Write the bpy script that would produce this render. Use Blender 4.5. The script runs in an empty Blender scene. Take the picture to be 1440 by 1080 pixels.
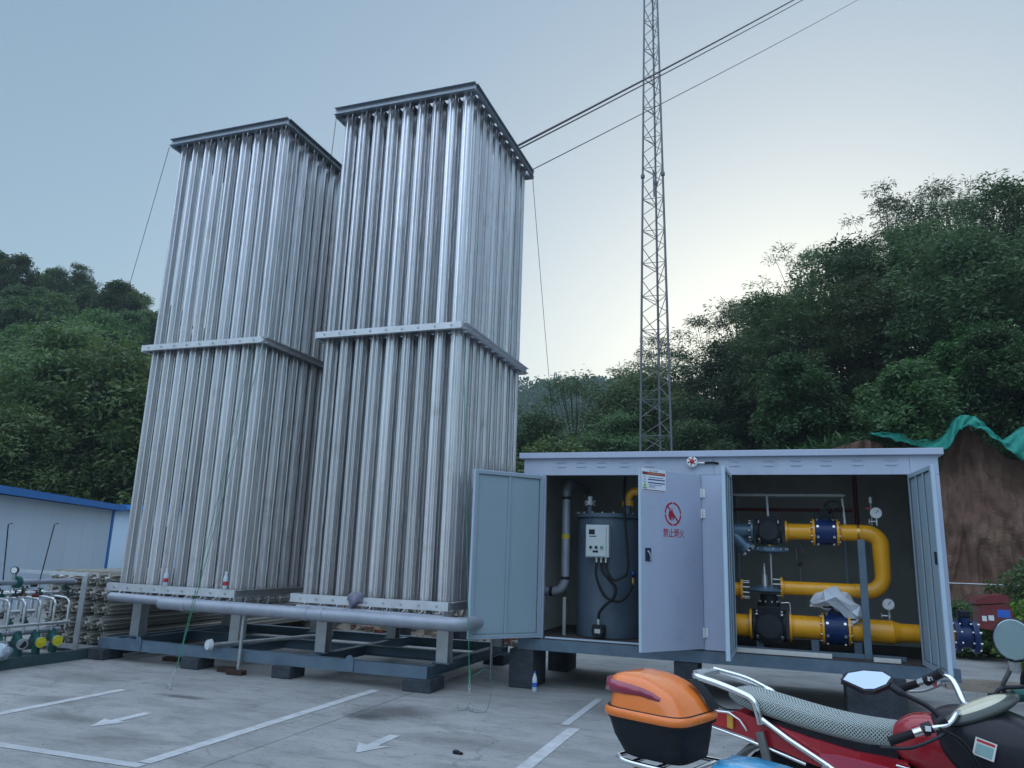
import bpy, math, random
from mathutils import Vector, Matrix, noise
R = math.radians
PI = math.pi
random.seed(7)
scn = bpy.context.scene
COL = scn.collection

# ---------------------------------------------------------------- camera
cd = bpy.data.cameras.new('camera')
cam = bpy.data.objects.new('camera', cd)
COL.objects.link(cam)
yaw, pitch, roll = 0.3459733, 0.2205583, 0.0335710
fwd = Vector((-math.sin(yaw) * math.cos(pitch), math.cos(yaw) * math.cos(pitch), math.sin(pitch)))
rgt = Vector((math.cos(yaw), math.sin(yaw), 0))
upv = rgt.cross(fwd)
r2 = rgt * math.cos(roll) + upv * math.sin(roll)
u2 = upv * math.cos(roll) - rgt * math.sin(roll)
cam.matrix_world = Matrix(((r2.x, u2.x, -fwd.x, 0), (r2.y, u2.y, -fwd.y, 0), (r2.z, u2.z, -fwd.z, 1.6), (0, 0, 0, 1)))
cd.sensor_width = 36.0
cd.lens = 36.0 * 1056.56 / 1440.0
cd.clip_start = 0.05
cd.clip_end = 3000.0
scn.camera = cam

# ---------------------------------------------------------------- sky, fill lamp, exposure
SUN_EL, SUN_AZ = R(9.0), R(2.0)        # azimuth measured from +Y towards +X
w = bpy.data.worlds.new('World')
scn.world = w
w.use_nodes = True
nt = w.node_tree
nt.nodes.clear()
sky = nt.nodes.new('ShaderNodeTexSky')
sky.sky_type = 'NISHITA'
sky.sun_disc = False
sky.sun_elevation = SUN_EL
sky.sun_rotation = SUN_AZ
sky.altitude = 400
sky.air_density = 1.0
sky.dust_density = 2.2
sky.ozone_density = 2.2
bg = nt.nodes.new('ShaderNodeBackground')
bg.inputs['Strength'].default_value = 0.138
wo = nt.nodes.new('ShaderNodeOutputWorld')
gm = nt.nodes.new('ShaderNodeGamma')          # hazy evening air: softer contrast between horizon and zenith
gm.inputs[1].default_value = 0.45
nt.links.new(sky.outputs[0], gm.inputs[0])
hs = nt.nodes.new('ShaderNodeHueSaturation')
hs.inputs['Saturation'].default_value = 1.28
nt.links.new(gm.outputs[0], hs.inputs['Color'])
wb = nt.nodes.new('ShaderNodeMix'); wb.data_type = 'RGBA'; wb.blend_type = 'MULTIPLY'
wb.inputs[0].default_value = 1.0
wb.inputs[7].default_value = (0.98, 1.045, 1.035, 1)
nt.links.new(hs.outputs[0], wb.inputs[6])
nt.links.new(wb.outputs[2], bg.inputs[0])
nt.links.new(bg.outputs[0], wo.inputs[0])

# direct sunlight has gone behind the hill: one very broad, soft fill lamp added high up to brighten the yard, coloured by the evening sky
sl = bpy.data.lights.new('sky_fill', 'SUN')
sl.energy = 1.08
sl.angle = R(105.0)
sl.color = (0.66, 0.79, 1.0)
so = bpy.data.objects.new('sky_fill', sl)
LEL, LAZ = R(72.0), R(205.0)
sd = Vector((math.sin(LAZ) * math.cos(LEL), math.cos(LAZ) * math.cos(LEL), math.sin(LEL)))
so.rotation_euler = sd.to_track_quat('Z', 'Y').to_euler()
so.location = sd * 200
COL.objects.link(so)
vs = scn.view_settings
vs.view_transform = 'Standard'
vs.look = 'None'
vs.exposure = 1.5
vs.gamma = 1.0
vs.use_curve_mapping = False
scn.cycles.max_bounces = 5
scn.cycles.diffuse_bounces = 2
scn.cycles.glossy_bounces = 3

# ---------------------------------------------------------------- helpers
class M:
    """collects shapes for ONE mesh object"""
    def __init__(s):
        s.v, s.f, s.sm, s.mi, s.cur = [], [], [], [], 0
    def add(s, vs_, fs, smooth=False):
        n = len(s.v)
        s.v += [tuple(p) for p in vs_]
        for f in fs:
            s.f.append(tuple(i + n for i in f)); s.sm.append(smooth); s.mi.append(s.cur)
        return s
    def box(s, x0, x1, y0, y1, z0, z1, T=None):
        p = [(x0, y0, z0), (x1, y0, z0), (x1, y1, z0), (x0, y1, z0), (x0, y0, z1), (x1, y0, z1), (x1, y1, z1), (x0, y1, z1)]
        if T is not None: p = [T @ Vector(q) for q in p]
        return s.add(p, [(0, 3, 2, 1), (4, 5, 6, 7), (0, 1, 5, 4), (1, 2, 6, 5), (2, 3, 7, 6), (3, 0, 4, 7)])
    def cyl(s, a, b, r, r1=None, n=16, caps=True, smooth=True):
        a, b = Vector(a), Vector(b)
        r1 = r if r1 is None else r1
        d = (b - a).normalized()
        x = d.orthogonal().normalized(); y = d.cross(x)
        A = [a + (x * math.cos(2 * PI * i / n) + y * math.sin(2 * PI * i / n)) * r for i in range(n)]
        B = [b + (x * math.cos(2 * PI * i / n) + y * math.sin(2 * PI * i / n)) * r1 for i in range(n)]
        s.add(A + B, [(i, (i + 1) % n, n + (i + 1) % n, n + i) for i in range(n)], smooth)
        if caps:
            s.add(A, [tuple(range(n - 1, -1, -1))]); s.add(B, [tuple(range(n))])
        return s
    def tube(s, pts, r, n=10, caps=True):
        pts = [Vector(p) for p in pts]
        rr = r if isinstance(r, (list, tuple)) else [r] * len(pts)
        rings = []; x = None
        for i, p in enumerate(pts):
            d = (pts[min(i + 1, len(pts) - 1)] - pts[max(i - 1, 0)]).normalized()
            x = d.orthogonal().normalized() if x is None else (x - d * x.dot(d)).normalized()
            y = d.cross(x)
            rings.append([p + (x * math.cos(2 * PI * k / n) + y * math.sin(2 * PI * k / n)) * rr[i] for k in range(n)])
        return s.loft(rings, caps)
    def loft(s, rings, caps=True, smooth=True):
        n = len(rings[0]); V = [p for r_ in rings for p in r_]; F = []
        for j in range(len(rings) - 1):
            for i in range(n):
                F.append((j * n + i, j * n + (i + 1) % n, (j + 1) * n + (i + 1) % n, (j + 1) * n + i))
        s.add(V, F, smooth)
        if caps:
            s.add(rings[0], [tuple(range(n - 1, -1, -1))]); s.add(rings[-1], [tuple(range(n))])
        return s
    def prism(s, poly, a, b, f):
        """poly 2D, extruded between depths a and b; f(u, v, depth) -> 3D"""
        n = len(poly)
        A = [f(u, v, a) for u, v in poly]; B = [f(u, v, b) for u, v in poly]
        s.add(A + B, [(i, (i + 1) % n, n + (i + 1) % n, n + i) for i in range(n)])
        s.add(A, [tuple(range(n - 1, -1, -1))]); s.add(B, [tuple(range(n))])
        return s
    def ball(s, c, r, sx=1, sy=1, sz=1, n=12, m=8):
        c = Vector(c); rings = []
        for j in range(1, m):
            t = PI * j / m
            rings.append([c + Vector((r * sx * math.sin(t) * math.cos(2 * PI * i / n), r * sy * math.sin(t) * math.sin(2 * PI * i / n), -r * sz * math.cos(t))) for i in range(n)])
        V = [p for q in rings for p in q]; k = len(V)
        V += [c - Vector((0, 0, r * sz)), c + Vector((0, 0, r * sz))]
        F = [(j * n + i, j * n + (i + 1) % n, (j + 1) * n + (i + 1) % n, (j + 1) * n + i) for j in range(m - 2) for i in range(n)]
        F += [(k, (i + 1) % n, i) for i in range(n)] + [(k + 1, (m - 2) * n + i, (m - 2) * n + (i + 1) % n) for i in range(n)]
        return s.add(V, F, True)
    def mesh(s, name, mats):
        me = bpy.data.meshes.new(name)
        me.from_pydata(s.v, [], s.f)
        me.polygons.foreach_set('use_smooth', s.sm)
        for m_ in (mats if isinstance(mats, (list, tuple)) else [mats]): me.materials.append(m_)
        if any(s.mi): me.polygons.foreach_set('material_index', s.mi)
        me.update()
        return me

def link(o, parent=None):
    COL.objects.link(o)
    if parent is not None:
        o.parent = parent
        o.matrix_parent_inverse = pworld(parent).inverted()
    return o
def pworld(o):
    m = o.matrix_basis.copy()
    if o.parent is not None: m = pworld(o.parent) @ o.matrix_parent_inverse @ m
    return m
def tag(o, label=None, cat=None, group=None, kind=None):
    if label: o['label'] = label
    if cat: o['category'] = cat
    if group: o['group'] = group
    if kind: o['kind'] = kind
    return o
def obj(name, m, mats, parent=None, bevel=0, seg=2):
    me = m if isinstance(m, bpy.types.Mesh) else m.mesh(name, mats)
    o = link(bpy.data.objects.new(name, me), parent)
    if bevel:
        b = o.modifiers.new('bevel', 'BEVEL'); b.width = bevel; b.segments = seg; b.limit_method = 'ANGLE'; b.angle_limit = R(40)
    return o
def thing(name, label, cat, loc=(0, 0, 0), group=None):
    o = bpy.data.objects.new(name, None)
    o.empty_display_size = 0.1
    o.location = loc
    COL.objects.link(o)
    return tag(o, label, cat, group)
def kids(o): return [c for c in ALLK.get(o.name, [])] if False else list(o.children)
def dup(o, parent=None):
    c = o.copy(); COL.objects.link(c)
    if parent is not None: c.parent = parent
    for ch in list(o.children): dup(ch, c)
    return c
def bez(pts, k=8):
    """smooth curve through points (Catmull-Rom)"""
    P = [Vector(p) for p in pts]; P = [P[0] * 2 - P[1]] + P + [P[-1] * 2 - P[-2]]
    out = []
    for i in range(1, len(P) - 2):
        for j in range(k):
            t = j / k
            out.append(0.5 * ((2 * P[i]) + (P[i + 1] - P[i - 1]) * t + (2 * P[i - 1] - 5 * P[i] + 4 * P[i + 1] - P[i + 2]) * t * t + (3 * P[i] - P[i - 1] - 3 * P[i + 1] + P[i + 2]) * t ** 3))
    return out + [P[-2]]
def arc(c, a, b, t0, t1, n=8):
    c, a, b = Vector(c), Vector(a), Vector(b)
    return [c + a * math.cos(t0 + (t1 - t0) * i / n) + b * math.sin(t0 + (t1 - t0) * i / n) for i in range(n + 1)]

# ---------------------------------------------------------------- materials
def mat(name, col, rough=0.5, metal=0.0, var=0.12, scale=4.0, stretch=(1, 1, 1), bump=0.0, bscale=40.0, rnd=0.0, col2=None, spots=0.0, sscale=9.0, scol=(0.1, 0.08, 0.06), coat=0.0, trans=0.0):
    m = bpy.data.materials.new(name); m.use_nodes = True
    n = m.node_tree.nodes; L = m.node_tree.links
    b = n['Principled BSDF']
    b.inputs['Roughness'].default_value = rough
    b.inputs['Metallic'].default_value = metal
    b.inputs['Coat Weight'].default_value = coat
    if not metal and max(col) < .12: b.inputs['Specular IOR Level'].default_value = .22      # dull dark paint and rubber
    tc = n.new('ShaderNodeTexCoord'); oi = n.new('ShaderNodeObjectInfo')
    ad = n.new('ShaderNodeVectorMath'); ad.operation = 'ADD'
    mu = n.new('ShaderNodeVectorMath'); mu.operation = 'SCALE'; mu.inputs[3].default_value = 37.0
    cx = n.new('ShaderNodeCombineXYZ')
    for i in range(3): L.new(oi.outputs['Random'], cx.inputs[i])
    L.new(cx.outputs[0], mu.inputs[0]); L.new(tc.outputs['Object'], ad.inputs[0]); L.new(mu.outputs[0], ad.inputs[1])
    mp = n.new('ShaderNodeMapping'); mp.inputs['Scale'].default_value = stretch
    L.new(ad.outputs[0], mp.inputs[0])
    nz = n.new('ShaderNodeTexNoise'); nz.inputs['Scale'].default_value = scale; nz.inputs['Detail'].default_value = 6; nz.inputs['Roughness'].default_value = 0.6
    L.new(mp.outputs[0], nz.inputs['Vector'])
    mx = n.new('ShaderNodeMix'); mx.data_type = 'RGBA'
    c1 = tuple(max(0, c * (1 - var)) for c in col); c2 = tuple(min(1, c * (1 + var)) for c in (col2 or col))
    if col2: c1 = col; c2 = col2
    mx.inputs[6].default_value = (*c1, 1); mx.inputs[7].default_value = (*c2, 1)
    rp = n.new('ShaderNodeMapRange'); rp.inputs[1].default_value = 0.3; rp.inputs[2].default_value = 0.7
    L.new(nz.outputs['Fac'], rp.inputs[0]); L.new(rp.outputs[0], mx.inputs[0])
    last = mx.outputs[2]
    if spots:
        n2 = n.new('ShaderNodeTexNoise'); n2.inputs['Scale'].default_value = sscale; n2.inputs['Detail'].default_value = 8; n2.inputs['Roughness'].default_value = 0.7
        L.new(ad.outputs[0], n2.inputs['Vector'])
        r3 = n.new('ShaderNodeMapRange'); r3.inputs[1].default_value = 0.56; r3.inputs[2].default_value = 0.72; r3.inputs[4].default_value = spots
        L.new(n2.outputs['Fac'], r3.inputs[0])
        m3 = n.new('ShaderNodeMix'); m3.data_type = 'RGBA'; m3.inputs[7].default_value = (*scol, 1)
        L.new(r3.outputs[0], m3.inputs[0]); L.new(last, m3.inputs[6]); last = m3.outputs[2]
    if rnd:
        hs = n.new('ShaderNodeHueSaturation')
        r4 = n.new('ShaderNodeMapRange'); r4.inputs[3].default_value = 1 - rnd; r4.inputs[4].default_value = 1 + rnd
        L.new(oi.outputs['Random'], r4.inputs[0]); L.new(r4.outputs[0], hs.inputs['Value']); L.new(last, hs.inputs['Color']); last = hs.outputs[0]
    L.new(last, b.inputs['Base Color'])
    rr = n.new('ShaderNodeMapRange'); rr.inputs[3].default_value = max(0.03, rough - 0.08); rr.inputs[4].default_value = min(1, rough + 0.1)
    L.new(nz.outputs['Fac'], rr.inputs[0]); L.new(rr.outputs[0], b.inputs['Roughness'])
    if bump:
        n5 = n.new('ShaderNodeTexNoise'); n5.inputs['Scale'].default_value = bscale; n5.inputs['Detail'].default_value = 5
        L.new(mp.outputs[0], n5.inputs['Vector'])
        bp = n.new('ShaderNodeBump'); bp.inputs['Strength'].default_value = bump; bp.inputs['Distance'].default_value = 0.02
        L.new(n5.outputs['Fac'], bp.inputs['Height']); L.new(bp.outputs[0], b.inputs['Normal'])
    if trans:
        tr = n.new('ShaderNodeBsdfTranslucent'); L.new(last, tr.inputs[0])
        ms = n.new('ShaderNodeMixShader'); ms.inputs[0].default_value = trans
        L.new(b.outputs[0], ms.inputs[1]); L.new(tr.outputs[0], ms.inputs[2]); L.new(ms.outputs[0], n['Material Output'].inputs[0])
    return m

ALU = mat('aluminium', (0.88, 0.87, 0.89), 0.24, 0.88, 0.12, 5, (3, 3, 0.12), 0.12, 30, rnd=0.12, spots=0.25, sscale=2.2, scol=(0.5, 0.44, 0.41))
ALUB = mat('aluminium_bar', (0.62, 0.63, 0.65), 0.4, 0.5, 0.1, 7, bump=0.05)
STEEL = mat('galvanised_steel', (0.45, 0.46, 0.47), 0.45, 0.6, 0.15, 9, rnd=0.05)
STAIN = mat('stainless_pipe', (0.62, 0.63, 0.64), 0.3, 0.85, 0.12, 8)
PIPEGREY = mat('silver_painted_pipe', (0.31, 0.33, 0.38), 0.42, 0.3, 0.12, 6, spots=0.15, scol=(0.3, 0.3, 0.32))
SKID = mat('blue_grey_paint', (0.1, 0.15, 0.2), 0.55, 0, 0.18, 5, bump=0.06, spots=0.35, sscale=6, scol=(0.2, 0.2, 0.19))
BLOCK = mat('block_concrete', (0.05, 0.058, 0.07), 0.85, 0, 0.3, 8, bump=0.5, bscale=30, spots=0.5, sscale=7, scol=(0.13, 0.13, 0.13))
SHEET = mat('cabinet_sheet', (0.43, 0.48, 0.6), 0.42, 0.0, 0.06, 1.1, (1, 1, .35), bump=0.12, bscale=2.2, spots=0.42, sscale=2.6, scol=(0.31, 0.34, 0.39))
SHEETIN = mat('door_inner_sheet', (0.27, 0.355, 0.41), 0.5, 0, 0.05, 1.5, bump=0.03, bscale=6, spots=0.1, sscale=4, scol=(0.22, 0.27, 0.28))
SHEETEDGE = mat('door_edge_paint', (0.44, 0.55, 0.66), 0.45, 0, 0.06, 3)
INWALL = mat('inner_panel', (0.4, 0.42, 0.4), 0.6, 0, 0.1, 4, rnd=0.04)
YELLOW = mat('yellow_pipe_paint', (0.9, 0.41, 0.012), 0.3, 0, 0.1, 5, coat=0.35, spots=0.3, sscale=7, scol=(0.55, 0.24, 0.02), bump=0.08, bscale=25)
BLACK = mat('black_casting', (0.016, 0.018, 0.024), 0.45, 0.0, 0.3, 9, bump=0.1)
BLUEV = mat('blue_valve_paint', (0.01, 0.03, 0.11), 0.4, 0, 0.2, 7, coat=0.2)
BLUEGREY = mat('regulator_paint', (0.12, 0.2, 0.28), 0.35, 0.3, 0.15, 7)
BOLT = mat('zinc_bolt', (0.72, 0.72, 0.7), 0.3, 0.7, 0.1, 20)
WHITE = mat('white_paint', (0.75, 0.77, 0.78), 0.45, 0, 0.06, 6)
RED = mat('red_paint', (0.42, 0.02, 0.02), 0.4, 0, 0.12, 6)
REDPIPE = mat('dull_red_pipe', (0.16, 0.025, 0.025), 0.5, 0, 0.12, 6)
RUBBER = mat('black_rubber', (0.014, 0.014, 0.016), 0.6, 0, 0.2, 12)
CHROME = mat('chrome', (0.78, 0.79, 0.8), 0.12, 1.0, 0.05, 10)
TANKP = mat('tank_paint', (0.085, 0.12, 0.16), 0.38, 0.1, 0.12, 3, spots=0.15, scol=(0.05, 0.06, 0.07))
BRASS = mat('brass', (0.6, 0.4, 0.12), 0.35, 0.9, 0.1, 10)
# ---------------------------------------------------------------- ground
def ground_mat(name, c1, c2, stain, crack=True, marks=()):
    m = bpy.data.materials.new(name); m.use_nodes = True
    n = m.node_tree.nodes; L = m.node_tree.links; b = n['Principled BSDF']
    tc = n.new('ShaderNodeTexCoord')
    def noise_(scale, det=6, rough=.6, st=(1, 1, 1), dist=0.0):
        mp = n.new('ShaderNodeMapping'); mp.inputs['Scale'].default_value = st; L.new(tc.outputs['Object'], mp.inputs[0])
        z = n.new('ShaderNodeTexNoise'); z.inputs['Scale'].default_value = scale; z.inputs['Detail'].default_value = det; z.inputs['Roughness'].default_value = rough; z.inputs['Distortion'].default_value = dist
        L.new(mp.outputs[0], z.inputs['Vector']); return z.outputs['Fac']
    def rng(x, a, c, lo=0.0, hi=1.0):
        r = n.new('ShaderNodeMapRange'); r.inputs[1].default_value = a; r.inputs[2].default_value = c; r.inputs[3].default_value = lo; r.inputs[4].default_value = hi
        L.new(x, r.inputs[0]); return r.outputs[0]
    def mix(f, a, c):
        x = n.new('ShaderNodeMix'); x.data_type = 'RGBA'; L.new(f, x.inputs[0])
        for s_, v in ((6, a), (7, c)):
            if isinstance(v, tuple): x.inputs[s_].default_value = (*v, 1)
            else: L.new(v, x.inputs[s_])
        return x.outputs[2]
    base = mix(rng(noise_(0.55, 8, .65), .35, .65), c1, c2)
    base = mix(rng(noise_(1.6, 8, .7, (1, 2.2, 1), .6), .47, .68, 0, .75), base, stain)
    base = mix(rng(noise_(5.5, 8, .75, (1, 3.2, 1), 1.0), .55, .7, 0, .7), base, tuple(c * .5 for c in stain))
    base = mix(rng(noise_(0.9, 5, .6, (1, 1, 1), .8), .62, .74, 0, .45), base, tuple(min(1, c * 1.35) for c in c2))
    base = mix(rng(noise_(60, 3, .6), .35, .75, 0, .35), base, tuple(c * .5 for c in c1))
    base = mix(rng(noise_(22, 2, .5), .7, .76, 0, .7), base, tuple(c * .3 for c in c1))
    if crack:
        vo = n.new('ShaderNodeTexVoronoi'); vo.feature = 'DISTANCE_TO_EDGE'; vo.inputs['Scale'].default_value = 0.33
        ds = n.new('ShaderNodeVectorMath'); ds.operation = 'ADD'
        nz = n.new('ShaderNodeTexNoise'); nz.inputs['Scale'].default_value = 2.5; nz.inputs['Detail'].default_value = 6
        sc_ = n.new('ShaderNodeVectorMath'); sc_.operation = 'SCALE'; sc_.inputs[3].default_value = 0.5
        L.new(tc.outputs['Object'], nz.inputs['Vector']); L.new(nz.outputs['Color'], sc_.inputs[0]); L.new(sc_.outputs[0], ds.inputs[0]); L.new(tc.outputs['Object'], ds.inputs[1]); L.new(ds.outputs[0], vo.inputs['Vector'])
        base = mix(rng(vo.outputs['Distance'], 0.0, 0.004, .5, 0), base, tuple(c * .35 for c in c1))
    for (mx_, my_, rx, ry, st_) in marks:              # oil and rust stains with a place of their own
        mp = n.new('ShaderNodeMapping'); mp.inputs['Location'].default_value = (-mx_ / rx, -my_ / ry, 0); mp.inputs['Scale'].default_value = (1 / rx, 1 / ry, 0)
        L.new(tc.outputs['Object'], mp.inputs[0])
        ln = n.new('ShaderNodeVectorMath'); ln.operation = 'LENGTH'; L.new(mp.outputs[0], ln.inputs[0])
        ad = n.new('ShaderNodeMath'); ad.operation = 'ADD'; L.new(ln.outputs['Value'], ad.inputs[0]); L.new(noise_(3.5, 8, .75, (1, 2.2, 1), 1.2), ad.inputs[1])
        base = mix(rng(ad.outputs[0], .75, 1.35, st_, 0), base, tuple(c * .35 for c in stain))
    L.new(base, b.inputs['Base Color'])
    b.inputs['Roughness'].default_value = .82
    bp = n.new('ShaderNodeBump'); bp.inputs['Strength'].default_value = .25; bp.inputs['Distance'].default_value = .01
    L.new(noise_(35, 6, .7), bp.inputs['Height']); L.new(bp.outputs[0], b.inputs['Normal'])
    return m
CONC = ground_mat('yard_concrete', (0.27, 0.268, 0.262), (0.385, 0.378, 0.365), (0.17, 0.168, 0.163), True, ((-3.75, 7.25, .7, .55, .75), (-3.9, 6.95, .35, .25, .9), (-6.05, 6.85, .5, .12, .8), (-7.0, 6.1, .6, .3, .5), (-6.2, 5.6, .7, .2, .5), (-2.6, 6.5, .9, .4, .35), (-5.2, 5.2, .6, .4, .4), (-1.6, 8.4, 1.2, .7, .45), (-7.8, 7.2, .9, .5, .4), (.4, 7.4, 1.4, .9, .4)))
SOIL = ground_mat('bare_soil', (0.2, 0.165, 0.125), (0.28, 0.24, 0.19), (0.13, 0.1, 0.075), False)
HILLSOIL = ground_mat('hill_soil', (0.03, 0.045, 0.022), (0.05, 0.06, 0.03), (0.025, 0.03, 0.015), False)

g = M()
g.add([(-1500, -1500, -.14), (1500, -1500, -.14), (1500, 1500, -.14), (-1500, 1500, -.14)], [(0, 1, 2, 3)])
ground = tag(obj('ground', g, SOIL), kind='structure')
xs = [-40, -13.85, -4.06, 5.7, 40]
ys = [-12, 4.2, 13.0]
for i in range(4):
    for j in range(2):
        y1 = ys[j + 1] - .012 if j == 0 else (13.0 if i < 2 else 17.6)
        obj('concrete_slab', M().box(xs[i] + .006, xs[i + 1] - .006, ys[j], y1, -.16, 0), CONC, ground, bevel=.006, seg=1)

PAINT = mat('road_paint', (0.47, 0.475, 0.48), 0.8, 0, 0.2, 9, spots=1.0, sscale=16, scol=(0.345, 0.345, 0.34))
WORN = mat('worn_road_paint', (0.42, 0.43, 0.44), 0.75, 0, 0.12, 3, spots=0.95, sscale=8, scol=(0.3, 0.3, 0.3))
def sheet(name, poly, m, z=.004):
    mm = M(); mm.add([(x, y, z) for x, y in poly], [tuple(range(len(poly)))])
    o = obj(name, mm, m); o['kind'] = 'structure'; return o
def line(x, y0, y1, w=.115, m=PAINT): return sheet('parking_line', [(x - w / 2, y0), (x + w / 2, y0), (x + w / 2, y1), (x - w / 2, y1)], m)
line(-6.85, 4.6, 6.85)
line(-4.5, 4.78, 8.2)
line(-1.93, 4.0, 7.4)
line(-2.05, 7.5, 9.0, .08, WORN)
sheet('parking_line', [(-9, 4.66), (-9, 4.56), (-4.45, 4.66), (-4.45, 4.76)], WORN)
def arrow(x, y, L_=.66, lean=0):
    p = [(0, 0), (.15, .3), (.05, .27), (.05, L_), (-.05, L_), (-.05, .27), (-.15, .3)]
    sheet('arrow_marking', [(x + u + lean * v, y + v) for u, v in p], PAINT)
arrow(-5.75, 5.42)
arrow(-3.28, 5.72)

# loose grit and crumbs of concrete: nobody could count them
gr_ = M(); rg = random.Random(21)
for i in range(700):
    x, y = rg.uniform(-9.5, 2.5), rg.uniform(4.3, 12.5)
    s_ = rg.choice([.002, .0025, .003, .004, .006]); z0_ = s_ * .6
    gr_.cur = rg.choice([0, 1])
    gr_.add([(x - s_, y, z0_), (x, y - s_ * rg.uniform(.5, 1), z0_ * .8), (x + s_, y, z0_), (x, y + s_ * rg.uniform(.6, 1.2), z0_), (x, y, s_ * 1.6), (x, y, .0005)], [(0, 1, 4), (1, 2, 4), (2, 3, 4), (3, 0, 4), (1, 0, 5), (2, 1, 5), (3, 2, 5), (0, 3, 5)])
go_ = obj('grit', gr_, [mat('grit_dark', (.07, .07, .065), .9, 0, .3, 5), mat('grit_pale', (.34, .33, .31), .9, 0, .2, 5)]); go_['kind'] = 'stuff'
# ---------------------------------------------------------------- hills
def sstep(t): t = min(1, max(0, t)); return t * t * (3 - 2 * t)
def lerp_table(T, x):
    if x <= T[0][0]: return T[0][1]
    for (a, b), (c, d) in zip(T, T[1:]):
        if x <= c: return b + (d - b) * (x - a) / (c - a)
    return T[-1][1]
CRI = [(-30, .3), (-16, .3), (-12.5, .6), (-8, 3.6), (-4.8, 5.6), (0, 6.6), (4, 9.8), (8, 10.3), (11.5, 11.2), (20, 13), (45, 20)]
CUTTOP = [(-3, 2.2), (-1, 3.6), (.8, 4.3), (2.1, 4.62), (2.7, 4.5), (3.1, 4.36), (3.7, 4.3), (4.0, 4.66), (4.3, 4.85), (4.6, 4.7), (4.9, 4.4), (5.2, 4.1), (5.9, 4.0), (7, 4.1), (13, 4.4)]
def h_right(x, y):
    n_ = noise.noise(Vector((x * .25, y * .25, 3.1))) * .7
    H = lerp_table(CRI, x)
    t = sstep((y - 19.5) / 20.0)
    back = 1.0 + max(0, y - 39) * .004
    return max(-.3, H * t * back + n_ * min(1, max(0, (y - 19) / 4)) * .8 + max(0, (4.1 * sstep((x + 2.2) / 3.2)) * sstep((y - 20.2) / 1.4) * (1 - .75 * t)))
CLE = [(-110, 30), (-70, 26), (-42, 20.5), (-36, 18.8), (-29.6, 17.0), (-20, 13), (-8, 8), (5, 4), (20, 2)]
FX, FY = -0.339, 0.941        # horizontal view direction
def LS(l, s): return (l * .941 + s * FX, l * .339 + s * FY)
def h_left(l, s):
    H = lerp_table(CLE, l)
    n_ = noise.noise(Vector((l * .12, s * .12, 8))) * 1.6
    return H * sstep((s - 24) / 40.0) + n_ * sstep((s - 26) / 12)
CLIFF = ground_mat('cut_earth', (0.15, 0.075, 0.05), (0.24, 0.145, 0.1), (0.085, 0.043, 0.028), False)
def grid(name, us, vs_, f, m, smooth=True):
    mm = M(); V = [f(u, v) for v in vs_ for u in us]; nu = len(us)
    mm.add(V, [(j * nu + i, j * nu + i + 1, (j + 1) * nu + i + 1, (j + 1) * nu + i) for j in range(len(vs_) - 1) for i in range(nu - 1)], smooth)
    o = obj(name, mm, m); o['kind'] = 'structure'; return o
fr = lambda a, b, n_: [a + (b - a) * i / n_ for i in range(n_ + 1)]
grid('right_hill', fr(-30, 45, 75), fr(19.4, 60, 50), lambda x, y: (x, y, h_right(x, y) - .25), HILLSOIL)
grid('left_hill', fr(-120, 25, 70), fr(23, 120, 50), lambda l, s: (*LS(l, s), h_left(l, s) - .3 - max(0, s - 66) * .1), HILLSOIL)
CFA = [(-260, 66), (-120, 62), (-20, 58), (0, 57.5), (20, 60.5), (42, 60), (70, 54), (130, 44), (260, 40)]
def h_far(l, s): return lerp_table(CFA, l) * sstep((s - 120) / 165.0) + noise.noise(Vector((l * .03, s * .03, 2))) * 5 * sstep((s - 130) / 50)
FARM = mat('far_wood_ground', (0.03, 0.05, 0.028), 0.9, 0, .3, .05)
grid('far_hill', fr(-260, 260, 60), fr(118, 420, 44), lambda l, s: (*LS(l, s), h_far(l, s) - .4), FARM)

# steep earth cut at the foot of the right hill, a thick rough wall of soil
def cut(u, v):
    x = -2.4 + u * 15.5
    top = lerp_table(CUTTOP, x) + .06
    n_ = noise.noise(Vector((x * 1.3, v * 4, 1))) * .28 + noise.noise(Vector((x * 4.5, v * 7, 9))) * .16 + noise.noise(Vector((x * 11, v * 17, 4))) * .08
    n_ += .12 * abs(noise.noise(Vector((x * 5, v * .9, 4))))
    if v <= 1: return (x, 20.0 + v * .75 + n_, -.3 + (top + .3) * v)
    return (x, 20.75 + (v - 1) * 3 + n_ * (1 - (v - 1)), top - (v - 1) * .6)
grid('earth_cut', fr(0, 1, 220), fr(0, 1, 60) + [1.15, 1.4, 2.0], cut, CLIFF, False)

# low spoil bank behind the tower yard
def bank(x, y):
    e = sstep((y - 13.1) / 1.6) * sstep((21 - y) / 3) * sstep((-1.5 - x) / 2.5) * sstep((x + 17) / 2)
    return (x, y, -.16 + e * (.75 + .35 * noise.noise(Vector((x * .7, y * .7, 0))) + .12 * noise.noise(Vector((x * 3, y * 3, 0)))))
grid('dirt_bank', fr(-17, -1.5, 62), fr(13.02, 21, 30), bank, SOIL)
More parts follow.
